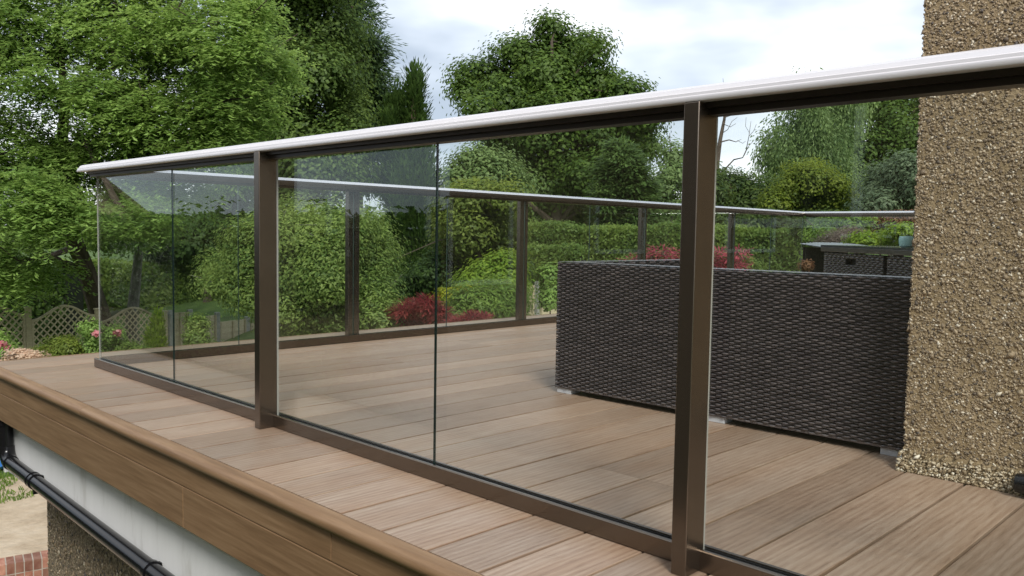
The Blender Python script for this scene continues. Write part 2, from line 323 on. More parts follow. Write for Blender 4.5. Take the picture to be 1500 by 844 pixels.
# ------------------------------------------------------------------ deck
deck = bpy.data.objects.new('deck', None); COL.objects.link(deck); tag(deck, 'raised terrace deck of oak coloured boards', kind='structure')
PITCH, GAP, TH = 0.1805, 0.0085, 0.03
def board_mesh(length):
    w = PITCH - GAP; c = 0.001
    prof = [(0, -TH), (w, -TH), (w, -c), (w - c, 0), (c, 0), (0, -c)]
    mb = MB(); mb.prism(prof, 'x', 0, length); return mb.mesh('deck_board', M['deck'])
bcache = {}
def board(x0, x1, y):
    Ln = round(x1 - x0, 3)
    if Ln not in bcache: bcache[Ln] = board_mesh(Ln)
    o = link('deck_board', bcache[Ln], deck, loc=(x0, y, random.uniform(-0.0008, 0.0008)))
y = -3.803 + PITCH * 23; rows = []
while y > -7.2: rows.append(y); y -= PITCH
cuts = [[3.225], [1.4, 5.0], [2.3, 5.9], [4.1, 7.7], [0.5, 4.1], [3.2, 6.8]]
for i, y0 in enumerate(rows):
    xe = 8.62 if y0 > -3.9 else 1.215
    xs = [-0.372] + [c for c in cuts[(i * 5 + i // 3) % 6] if c < xe - 0.3] + [xe]
    for a, b in zip(xs[:-1], xs[1:]): board(a + 0.0015, b - 0.0015, y0 + GAP / 2)
ytop = rows[0] + PITCH
sub = MB(); sub.box((-0.33, -7.2, -0.26), (8.6, ytop - 0.01, -TH - 0.003)); sub.build('deck_subframe', mat('dark_subframe', (0.03, 0.022, 0.016), 0.9), deck)
# bullnose boards along the near edge and beyond the far balustrade
def nosing_prof(flip=1):
    pts = []
    for k in range(9):
        a = math.pi / 2 + math.pi * k / 8; pts.append((0.0 + 0.020 * math.cos(a), -0.020 + 0.020 * math.sin(a)))
    return pts
bull = [(-0.374, 0.0)] + [(-0.405 + p, q) for p, q in nosing_prof()] + [(-0.374, -0.040)]
seams = [ytop + 0.043, -1.05, -4.25, -7.2]
for a, b in zip(seams[:-1], seams[1:]):
    mb = MB(); mb.prism(bull, 'y', b + 0.0008, a - 0.0008); o = mb.build('nosing_board', M['trim'], deck, smooth=True, off=(-0.39, a, 0))
far = [(ytop + 0.001, 0.0)] + [(ytop + 0.024 - p, q) for p, q in nosing_prof()] + [(ytop + 0.001, -0.040)]
for a, b in ((-0.372, 3.0), (3.0, 6.0), (6.0, 8.62)):
    mb = MB(); mb.prism(far, 'x', a + 0.0008, b - 0.0008); mb.build('nosing_board', M['trim'], deck, smooth=True, off=(a, ytop, 0))
# fascia: two courses
for z0, z1, sm in ((-0.124, -0.043, [ytop + 0.03, -2.9, -6.0, -7.2]), (-0.272, -0.1265, [ytop + 0.03, -1.99, -5.2, -7.2])):
    for a, b in zip(sm[:-1], sm[1:]):
        mb = MB(); mb.box((-0.402, b + 0.0012, z0), (-0.374, a - 0.0012, z1)); mb.build('fascia_board', M['trim'], deck, bevel=0.0025, off=(-0.39, a, z0))
for a, b in ((-0.372, 2.6), (2.6, 5.6), (5.6, 8.62)):
    mb = MB(); mb.box((a, ytop + 0.004, -0.272), (b - 0.002, ytop + 0.03, -0.043)); mb.build('fascia_board', M['trim'], deck, bevel=0.0025, off=(a, ytop, -0.2))
mb = MB(); mb.box((-0.325, -7.2, -0.60), (-0.30, ytop - 0.12, -0.262)); mb.box((-0.30, ytop - 0.145, -0.60), (8.6, ytop - 0.12, -0.262))
mb.build('white_panel', M['white'], deck)
mb = MB(); mb.box((-0.345, ytop - 0.135, -0.60), (-0.327, ytop - 0.112, -0.275)); mb.build('corner_trim', M['upvc'], deck, bevel=0.002)

# ------------------------------------------------------------------ black drain pipe along the panel
dp = thing('drain_pipe', 'glossy black drain pipe running under the deck edge along the white panel', 'drain pipe', (-0.365, 0.3, -0.5))
loc0 = np.array([-0.365, 0.3, -0.5])
def pz(y): return -0.507 + 0.0232 * y
PX = -0.362
mb = MB(); mb.tube([(PX, 0.20, pz(0.2)), (PX, -7.2, pz(-7.2))], 0.034, 20); mb.build('pipe_run', M['black'], dp, smooth=True, off=loc0, loc=(0, 0, 0))
el = [(PX, 0.20, pz(0.2))]
for k in range(7):
    a = math.pi / 2 * k / 6; el.append((PX, 0.205 + 0.075 * math.sin(a), pz(0.2) + 0.075 * (1 - math.cos(a))))
mb = MB(); mb.tube(el, 0.039, 18); mb.build('elbow', M['black'], dp, smooth=True, off=loc0, loc=(0, 0, 0))
mb = MB(); mb.tube([(PX, 0.28, pz(0.2) + 0.07), (PX, 0.28, -0.283)], 0.034, 18); mb.build('downpipe', M['black'], dp, smooth=True, off=loc0, loc=(0, 0, 0))
mb = MB(); mb.tube([(PX, 0.28, -0.315), (PX, 0.285, -0.285), (PX + 0.01, 0.30, -0.276)], [0.038, 0.048, 0.055], 18); mb.build('outlet', M['black'], dp, smooth=True, off=loc0, loc=(0, 0, 0))
for yc in (-0.17, -0.21, -1.62, -3.2, -4.8):
    mb = MB(); w = 0.012 if yc < -0.2 else 0.009
    mb.tube([(PX, yc - w, pz(yc)), (PX, yc + w, pz(yc))], 0.0395, 20)
    if yc in (-0.21, -1.62, -3.2, -4.8): mb.box((PX + 0.02, yc - 0.012, pz(yc) - 0.025), (-0.327, yc + 0.012, pz(yc) + 0.025)); mb.box((PX - 0.012, yc - 0.010, pz(yc) - 0.062), (PX + 0.012, yc + 0.010, pz(yc) - 0.036))
    mb.build('pipe_clip', M['black'], dp, smooth=True, off=loc0, loc=(0, 0, 0))

# ------------------------------------------------------------------ balustrades
HR_LO, HR_HI = 1.053, 1.092
def rail_prof(c, lo=0.0):
    """bow shaped aluminium handrail, c = centre line, grooves on its flank"""
    h = [(-0.046, 1.0525), (-0.0475, 1.056), (-0.0455, 1.064), (-0.0435, 1.0655), (-0.0425, 1.0720), (-0.0380, 1.0740), (-0.0345, 1.0830), (-0.0260, 1.0880), (-0.012, 1.0915)]
    h = [(p, max(q, 1.0525 + lo)) for p, q in h] if lo else h
    h = [b for a, b in zip([None] + h, h) if a is None or b[1] > a[1]]
    pts = [(c + p, q) for p, q in h] + [(c - p, q) for p, q in reversed(h)]
    return pts
def chan_wide(c): return [(c - 0.0425, 1.0722), (c - 0.0445, 1.060), (c - 0.0445, 1.040), (c - 0.020, 1.038), (c - 0.020, 1.026), (c + 0.020, 1.026), (c + 0.020, 1.038), (c + 0.0445, 1.040), (c + 0.0445, 1.060), (c + 0.0425, 1.0722)]
def chan_prof(c): return [(c - 0.033, 1.0525), (c - 0.033, 1.040), (c - 0.020, 1.040), (c - 0.020, 1.026), (c + 0.020, 1.026), (c + 0.020, 1.040), (c + 0.033, 1.040), (c + 0.033, 1.0525)]
def base_prof(c, s):   # s = +1: outside is at smaller p
    return [(c - 0.0 * s, 0.002), (c + 0.0 * s, 0.0465), (c + 0.003 * s, 0.0495), (c + 0.011 * s, 0.0495), (c + 0.011 * s, 0.041), (c + 0.033 * s, 0.041), (c + 0.033 * s, 0.0495), (c + 0.043 * s, 0.0495), (c + 0.043 * s, 0.002)]
GRP = 'glass balustrade runs round the deck edge'
def pane(parent, axis, p0, a, b, z0=0.040, z1=1.032, th=0.0065, far_dark=True):
    """glass pane in the plane p0..p0+th, from a to b along axis; bare cut edges are darker glass"""
    mb = MB()
    if axis == 'y':
        mb.box((p0, a, z0), (p0 + th, b, z1))
    else:
        mb.box((a, p0, z0), (b, p0 + th, z1))
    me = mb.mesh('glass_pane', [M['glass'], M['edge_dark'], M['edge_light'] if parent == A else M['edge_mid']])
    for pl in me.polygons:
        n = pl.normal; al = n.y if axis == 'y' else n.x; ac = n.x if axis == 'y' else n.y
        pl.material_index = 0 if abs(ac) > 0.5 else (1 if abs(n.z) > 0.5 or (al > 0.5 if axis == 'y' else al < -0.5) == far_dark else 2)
    return link('glass_pane', me, parent)
# near run A (outer face x = 0, glass at x = 0.018..0.028)
A = thing('glass_balustrade', 'near glass balustrade with bronze posts and silver handrail crossing the whole view', 'balustrade', group=GRP)
HC = -0.010
AEND = -7.15
mb = MB(); mb.prism(rail_prof(HC), 'y', AEND, 0.012, miter=((lambda p: 0), (lambda p: HC - p))); mb.build('handrail', M['silver'], A, smooth=True)
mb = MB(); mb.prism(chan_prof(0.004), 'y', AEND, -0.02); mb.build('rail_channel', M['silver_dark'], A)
mb = MB(); mb.prism(base_prof(0.0, 1), 'y', AEND, 0.012); mb.build('bottom_rail', M['bronze'], A, bevel=0.0008)
mb = MB(); mb.box((0.0115, AEND, 0.0405), (0.0175, -0.0, 0.0455)); mb.box((0.0285, AEND, 0.0405), (0.0325, 0.0, 0.0455)); mb.build('gasket', M['gasket'], A)
ybs = [-0.012, -0.954, -1.885, -2.823, -3.775, -4.72, -5.66, -6.60]
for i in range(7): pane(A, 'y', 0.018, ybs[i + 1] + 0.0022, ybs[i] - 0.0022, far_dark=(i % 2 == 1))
for yc in (-1.870, -3.760, -5.65):
    mb = MB(); mb.box((-0.057, yc - 0.0195, 0.001), (0.0165, yc + 0.0195, 1.0515)); mb.build('post', M['bronze'], A, bevel=0.0022, smooth=True)
# far run B (outer face y = +0.035), posts outside
B = thing('glass_balustrade', 'far glass balustrade beyond the sofa running along the long side of the deck', 'balustrade', group=GRP)
HB = 0.018; BL = 8.42
mb = MB(); mb.prism(rail_prof(HB, 0.0195), 'x', HC, BL - 0.005, miter=((lambda p: -(p - HB)), (lambda p: (p - HB)))); mb.build('handrail', M['silver_gloss'], B, smooth=True)
mb = MB(); mb.prism(chan_wide(HB), 'x', 0.03, BL - 0.05); mb.build('rail_channel', M['bronze'], B)
mb = MB(); mb.prism(base_prof(0.035, -1), 'x', 0.0455, BL - 0.03); mb.build('bottom_rail', M['bronze'], B, bevel=0.0008)
mb = MB(); mb.box((0.046, 0.0025, 0.0405), (BL - 0.04, 0.0065, 0.0455)); mb.box((0.046, 0.0175, 0.0405), (BL - 0.04, 0.0235, 0.0455)); mb.build('gasket', M['gasket'], B)
xb = [0.034] + [0.842 * k for k in range(1, 10)] + [BL - 0.03]
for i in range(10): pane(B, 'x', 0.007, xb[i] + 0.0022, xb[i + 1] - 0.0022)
for k in range(1, 5):
    xc = 1.684 * k + 0.022
    mb = MB(); mb.box((xc - 0.045, 0.0365, 0.001), (xc + 0.045, 0.078, 1.0515)); mb.build('post', M['bronze'], B, bevel=0.002)
# end run C (x = 8.42)
Cc = thing('glass_balustrade', 'short end glass balustrade behind the wicker table at the far right of the deck', 'balustrade', group=GRP)
mb = MB(); mb.prism(rail_prof(BL - 0.005, 0.0195), 'y', -3.70, HB, miter=((lambda p: 0), (lambda p: (p - BL + 0.005)))); mb.build('handrail', M['silver_gloss'], Cc, smooth=True)
mb = MB(); mb.prism(chan_wide(BL - 0.005), 'y', -3.70, -0.028); mb.build('rail_channel', M['bronze'], Cc)
mb = MB(); mb.prism(base_prof(BL + 0.02, -1), 'y', -3.70, -0.008); mb.build('bottom_rail', M['bronze'], Cc, bevel=0.0008)
for a, b in ((-0.94, -0.03), (-1.86, -0.945), (-2.78, -1.865), (-3.69, -2.785)): pane(Cc, 'y', BL - 0.012, a + 0.002, b - 0.002)
for yc in (-1.86, -3.66):
    mb = MB(); mb.box((BL + 0.0215, yc - 0.02, 0.001), (BL + 0.09, yc + 0.02, 1.0515)); mb.build('post', M['bronze'], Cc, bevel=0.002)

# ------------------------------------------------------------------ house with pebbledash
def pebbles(name, pts, nrm, size, mat_, parent, tone_bias=0.0):
    """squashed little stones half set in the render; pts (n,3), nrm outward unit vector"""
    n = len(pts)
    oct_ = np.array([(1, 0, 0), (-1, 0, 0), (0, 1, 0), (0, -1, 0), (0, 0, 1), (0, 0, -1), ], float)
    tri = np.array([(0, 2, 4), (2, 1, 4), (1, 3, 4), (3, 0, 4), (2, 0, 5), (1, 2, 5), (3, 1, 5), (0, 3, 5)])
    nrm = np.array(nrm, float); t1 = np.cross(nrm, (0.1, 0.3, 1.0)); t1 /= np.linalg.norm(t1); t2 = np.cross(nrm, t1)
    a = rng.uniform(0, 6.28, n); s = size * rng.lognormal(0, 0.32, n)
    e1 = np.cos(a)[:, None] * t1 + np.sin(a)[:, None] * t2; e2 = -np.sin(a)[:, None] * t1 + np.cos(a)[:, None] * t2
    e3 = nrm + rng.normal(0, 0.28, (n, 3)); e3 /= np.linalg.norm(e3, axis=1)[:, None]
    sx = s * rng.uniform(0.8, 1.3, n); sy = s * rng.uniform(0.55, 0.95, n); sz = s * rng.uniform(0.14, 0.34, n)
    V = (oct_[None, :, 0, None] * (e1 * sx[:, None])[:, None, :] + oct_[None, :, 1, None] * (e2 * sy[:, None])[:, None, :] + oct_[None, :, 2, None] * (e3 * sz[:, None])[:, None, :]) + pts[:, None, :]
    V += rng.normal(0, 0.0006, V.shape)
    Fq = (tri[None] + (np.arange(n) * 6)[:, None, None]).reshape(-1, 3)
    tone = np.repeat(np.clip(rng.beta(1.25, 1.5, n) + tone_bias, 0, 1), 8)
    me = np_mesh(name, V.reshape(-1, 3), Fq, mat_, tone)
    o = link(name, me, parent, smooth=False); o['kind'] = 'stuff'; return o
H = thing('house', 'tan pebbledashed house wall rising from the deck at the right edge', 'house')
WX, WY, WTOP = 1.245, -3.785, 3.3
mb = MB(); mb.box((WX, -9.0, 0.002), (24.0, WY, WTOP)); mb.build('wall', M['pebble_bed'], H)
n = 36000; P_ = np.stack([np.full(n, WX + 0.0002) + rng.normal(0, 0.0009, n), rng.uniform(-4.32, WY + 0.003, n), rng.uniform(0.03, 1.75, n)], 1)
pebbles('pebble', P_, (-1, 0, 0), 0.0044, M['pebble'], H)
n = 1800; P_ = np.stack([rng.uniform(WX, WX + 0.06, n), np.full(n, WY + 0.001) + rng.normal(0, 0.0015, n), rng.uniform(0.03, 1.75, n)], 1)
pebbles('pebble', P_, (0, 1, 0), 0.0058, M['pebble'], H)
n = 4600; zz = rng.beta(0.9, 2.4, n) * 0.075; P_ = np.stack([WX - 0.004 - 0.036 * (1 - zz / 0.075) * rng.uniform(0.55, 1.0, n), rng.uniform(-4.8, WY + 0.012, n), zz + 0.003], 1)
pebbles('loose_pebble', P_, (-0.7, 0.1, 0.7), 0.0056, M['pebble_new'], H)
wedge = MB(); wedge.prism([(WX + 0.001, 0.001), (WX - 0.030, 0.001), (WX - 0.012, 0.03), (WX + 0.001, 0.075)], 'y', -8.9, WY + 0.004); wedge.build('bell_cast', M['pebble_bed'], H)
def house_window(x0, x1, z0, z1):
    fr = MB(); yf = WY + 0.001; w = 0.075
    fr.box((x0, yf, z0), (x0 + w, yf + 0.05, z1)); fr.box((x1 - w, yf, z0), (x1, yf + 0.05, z1)); fr.box((x0 + w, yf, z0), (x1 - w, yf + 0.05, z0 + w)); fr.box((x0 + w, yf, z1 - w), (x1 - w, yf + 0.05, z1))
    o = fr.build('window_frame', M['upvc'], H, bevel=0.004)
    gl = MB(); gl.box((x0 + w, yf, z0 + w), (x1 - w, yf + 0.02, z1 - w)); gl.build('pane', M['window'], o)
house_window(3.9, 5.5, 0.45, 2.0); house_window(5.81, 7.05, 0.03, 2.08); house_window(8.95, 10.3, 0.45, 2.0); house_window(13.0, 15.0, 0.45, 2.0)
# lower wall below the deck
LW = thing('garden_room_wall', 'pebbledash wall of the room under the deck, seen below the black pipe', 'wall')
mb = MB(); mb.box((-0.1, -7.0, -3.0), (8.3, 0.52, -0.61)); mb.build('wall', M['dash_far'], LW)
n = 4500; P_ = np.stack([np.full(n, -0.1005) + rng.normal(0, 0.0015, n), rng.uniform(-1.1, 0.52, n), rng.uniform(-1.25, -0.6, n)], 1)
pebbles('pebble', P_, (-1, 0, 0), 0.0085, M['pebble'], LW, -0.08)
# rainwater shoe at the foot of the wall
rs = thing('rainwater_shoe', 'black plastic pipe end lying on the gravel at the foot of the house wall', 'pipe', (1.19, -4.25, 0.05))
mb = MB(); mb.tube([(1.188, -4.60, 0.05), (1.188, -4.16, 0.042), (1.188, -4.128, 0.042), (1.188, -4.119, 0.042)], [0.032, 0.032, 0.028, 0.015], 18); mb.build('pipe_run', M['black'], rs, smooth=True, off=(1.19, -4.25, 0.05), loc=(0, 0, 0))
mb = MB(); mb.tube([(1.188, -4.35, 0.046), (1.188, -4.30, 0.046)], 0.037, 18); mb.build('collar', M['black'], rs, smooth=True, off=(1.19, -4.25, 0.05), loc=(0, 0, 0))

# ------------------------------------------------------------------ wicker
def weave(name, parent, O, U, Vv, Nn, lu, lv, row=0.0092, stake=0.0265, amp=0.0050, mat_=None, flat=False):
    """woven strands on a rectangle: rows run along U, alternate rows pass over alternate stakes"""
    O, U, Vv, Nn = (np.array(a, float) for a in (O, U, Vv, Nn)); nr = max(1, int(lv / row)); row = lv / nr
    seg = 6; ns = int(lu / stake) * seg; us = np.linspace(0, lu, ns + 1)
    Vs = []; Fs = []; T = []; base = 0
    prof = [(-0.43, -0.0020), (-0.20, 0.0004), (0.20, 0.0004), (0.43, -0.0020)]
    for r in range(nr):
        ph = math.pi * (r % 2); wave = np.clip(1.15 * np.sin(math.pi * us / stake + ph + 0.06 * rng.normal()), -1, 1); h = amp * wave + rng.normal(0, 0.0002); wid = 0.80 + 0.26 * wave if not flat else np.ones_like(wave)
        wv = 0.0004 * np.sin(us * 9 + r) + rng.normal(0, 0.0003)
        for p, q in prof:
            Vs.append(O[None] + us[:, None] * U + (((r + 0.5 + p * wid) * row) + wv)[:, None] * Vv + (h + (q * 0.15 if flat else q) + 0.004)[:, None] * Nn)
        a = np.arange(ns)
        for k in range(3):
            o = base + k * (ns + 1); Fs.append(np.stack([o + a, o + a + 1, o + a + 1 + ns + 1, o + a + ns + 1], 1)); T.append(np.full(ns, rng.uniform(0, 1)))
        base += 4 * (ns + 1)
    me = np_mesh(name, np.concatenate(Vs), np.concatenate(Fs), mat_ or M['wicker'], np.concatenate(T))
    o = link(name, me, parent, smooth=True); o['kind'] = 'stuff'
    st = MB(); k = 0.5
    while k * stake < lu:
        c = O + k * stake * U + 0.0028 * Nn
        st.add([c - 0.004 * U + 0.0005 * Vv, c + 0.004 * U + 0.0005 * Vv, c + 0.004 * U + lv * Vv, c - 0.004 * U + lv * Vv], [(0, 1, 2, 3)]); k += 1
    return o
S = thing('wicker_sofa', 'long dark brown wicker corner sofa with its back to the near balustrade', 'sofa', (1.4, -2.9, 0))
S0 = np.array([1.4, -2.9, 0.0])
def sof(mb, name, m, bevel=0, smooth=False): return mb.build(name, m, S, bevel=bevel, smooth=smooth, off=S0, loc=(0, 0, 0))
SX, SY0, SY1, SZ = 1.378, -3.742, -2.118, 0.637
z0 = 0.026
mb = MB(); mb.box((SX - 0.002, SY0, z0), (SX + 0.004, SY1 + 0.002, z0 + 0.009)); sof(mb, 'bottom_trim', M['wicker'])
mb = MB(); mb.box((SX + 0.006, SY0 + 0.006, z0 + 0.008), (SX + 0.085, SY1 - 0.006, SZ - 0.012)); sof(mb, 'back_panel', M['wicker_dark'])
mb = MB(); mb.box((SX + 0.085, SY1 - 0.09, z0 + 0.008), (2.62, SY1 - 0.006, SZ - 0.012)); sof(mb, 'side_panel', M['wicker_dark'])
mb = MB(); mb.box((SX + 0.085, SY0 + 0.006, 0.05), (2.16, SY1 - 0.09, 0.30)); mb.box((2.16, -2.88, 0.05), (2.62, SY1 - 0.09, 0.30)); sof(mb, 'seat_base', M['wicker_dark'])
mb = MB(); mb.box((SX + 0.09, SY0 + 0.012, 0.302), (2.15, -2.94, 0.43)); sof(mb, 'seat_cushion', M['cushion'], bevel=0.03)
mb = MB(); mb.box((SX + 0.09, -2.93, 0.302), (2.61, SY1 - 0.095, 0.43)); sof(mb, 'seat_cushion', M['cushion'], bevel=0.03)
def sweave(O, U, Vv, Nn, lu, lv, **k):
    o = weave('weave', S, np.array(O) - S0, U, Vv, Nn, lu, lv, **k); return o
sweave((SX + 0.002, SY1, z0), (0, -1, 0), (0, 0, 1), (-1, 0, 0), SY1 - SY0, SZ - z0 - 0.010)
sweave((SX, SY1 - 0.002, z0), (1, 0, 0), (0, 0, 1), (0, 1, 0), 1.24, SZ - z0 - 0.010, row=0.0125, stake=0.036)
sweave((SX + 0.088, SY1 - 0.088, 0.30), (1, 0, 0), (0, 0, 1), (0, -1, 0), 1.15, SZ - 0.31, row=0.014, stake=0.045)
sweave((SX + 0.084, SY1 - 0.088, 0.30), (0, -1, 0), (0, 0, 1), (1, 0, 0), 1.52, SZ - 0.31, row=0.014, stake=0.045)
sweave((2.158, SY0 + 0.006, 0.05), (0, 1, 0), (0, 0, 1), (1, 0, 0), 0.85, 0.25, row=0.02, stake=0.06)
sweave((2.618, SY1 - 0.01, 0.05), (0, -1, 0), (0, 0, 1), (1, 0, 0), 0.75, 0.25, row=0.02, stake=0.06)
# woven top edge: strands wrapped across the rim
sweave((SX - 0.002, SY1 + 0.002, SZ - 0.010), (0, -1, 0), (1, 0, 0), (0, 0, 1), SY1 - SY0 + 0.004, 0.090, row=0.0100, stake=0.024, amp=0.0003, flat=True)
sweave((SX + 0.088, SY1 + 0.002, SZ - 0.010), (1, 0, 0), (0, -1, 0), (0, 0, 1), 1.155, 0.092, row=0.0100, stake=0.024, amp=0.0003, flat=True)
for a, b in ((-2.212, -2.125), (-3.033, -2.944), (-3.739, -3.656)):
    mb = MB(); mb.box((SX + 0.004, a, 0.0), (SX + 0.075, b, 0.0255)); sof(mb, 'foot', M['alu'], bevel=0.002)
for x_ in (2.02, 2.52):
    mb = MB(); mb.box((x_, -2.20, 0.0), (x_ + 0.08, -2.13, 0.033)); sof(mb, 'foot', M['alu'], bevel=0.002)
for x_, y_ in ((2.06, -3.72), (2.52, -2.86), (2.06, -2.92)):
    mb = MB(); mb.box((x_, y_, 0.0), (x_ + 0.08, y_ + 0.07, 0.049)); sof(mb, 'foot', M['alu'], bevel=0.002)

# wicker cube table and its chairs, turned 45 degrees
TZ = 0.715
trot = math.atan2(-0.72, -0.69)             # local +x runs along the front edge, away from the far corner
tc_ = np.array([4.215, -2.125, 0.0])
Tb = thing('garden_table', 'dark wicker edged square garden table with a flat top near the end balustrade', 'table', tc_, rz=trot)
mb = MB(); mb.box((0.0, 0.0, TZ - 0.012), (1.45, 0.85, TZ)); mb.build('table_top', mat('dark_table_glass', (0.06, 0.065, 0.07), 0.12), Tb)
mb = MB(); mb.box((0, 0, TZ - 0.045), (1.45, 0.05, TZ - 0.0125)); mb.box((0, 0.80, TZ - 0.045), (1.45, 0.85, TZ - 0.0125)); mb.box((0, 0.05, TZ - 0.045), (0.05, 0.80, TZ - 0.0125)); mb.box((1.40, 0.05, TZ - 0.045), (1.45, 0.80, TZ - 0.0125))
mb.build('apron', M['wicker'], Tb, bevel=0.004)
for a, b in ((0.02, 0.52), (1.37, 0.52), (0.02, 0.78), (1.37, 0.78)):
    mb = MB(); mb.box((a, b, 0.0), (a + 0.06, b + 0.05, TZ - 0.046)); mb.build('leg', M['wicker_dark'], Tb)
def bench(lx, w, slot, label):
    c, s = math.cos(trot), math.sin(trot)
    loc = tc_ + np.array([c * lx - s * 0.015, s * lx + c * 0.015, 0])
    ch = thing('wicker_bench', label, 'bench', loc, group='wicker benches tucked under the table', rz=trot)
    mb = MB(); hz = TZ - 0.052; a, b = slot; z1, z2 = hz - 0.075, hz - 0.035
    mb.box((0, 0.012, 0.03), (w, 0.05, z1)); mb.box((0, 0.012, z2), (w, 0.05, hz)); mb.box((0, 0.012, z1), (a, 0.05, z2)); mb.box((b, 0.012, z1), (w, 0.05, z2))
    mb.box((a - 0.01, 0.052, z1 - 0.01), (b + 0.01, 0.06, z2 + 0.01)); mb.build('backrest', M['wicker_dark'], ch)
    for O, lu, lv in (((0, 0.009, 0.40), w, z1 - 0.402), ((0, 0.009, z2), w, hz - z2), ((0, 0.009, z1), a, z2 - z1), ((b, 0.009, z1), w - b, z2 - z1)):
        weave('weave', ch, O, (1, 0, 0), (0, 0, 1), (0, -1, 0), lu, lv, row=0.012, stake=0.036, amp=0.003)
    mb = MB(); mb.box((0, 0.05, 0.28), (w, 0.46, 0.36)); mb.build('seat', M['wicker_dark'], ch)
    for p, q in ((0, 0.06), (w - 0.04, 0.06), (0, 0.42), (w - 0.04, 0.42)):
        mb = MB(); mb.box((p, q, 0.0), (p + 0.04, q + 0.04, 0.28)); mb.build('leg', M['wicker_dark'], ch)
bench(0.02, 0.90, (0.36, 0.52), 'wicker bench with a handle slot under the left end of the dark table')
bench(0.97, 0.46, (0.30, 0.40), 'narrower wicker bench under the dark table beside the house wall')
c_, s_2 = math.cos(trot), math.sin(trot)
pl = tc_ + np.array([c_ * 1.115 - s_2 * 0.065, s_2 * 1.115 + c_ * 0.065, TZ + 0.001])
po = MB(); po.lathe([(0.0, 0.0), (0.032, 0.0), (0.043, 0.010), (0.047, 0.035), (0.046, 0.055), (0.042, 0.066), (0.040, 0.066), (0.039, 0.05), (0.0, 0.015)], (0, 0, 0), 28)
tag(po.build('glazed_pot', M['pot'], smooth=True, loc=pl), 'pale turquoise glazed pot standing on the dark wicker table', 'pot')

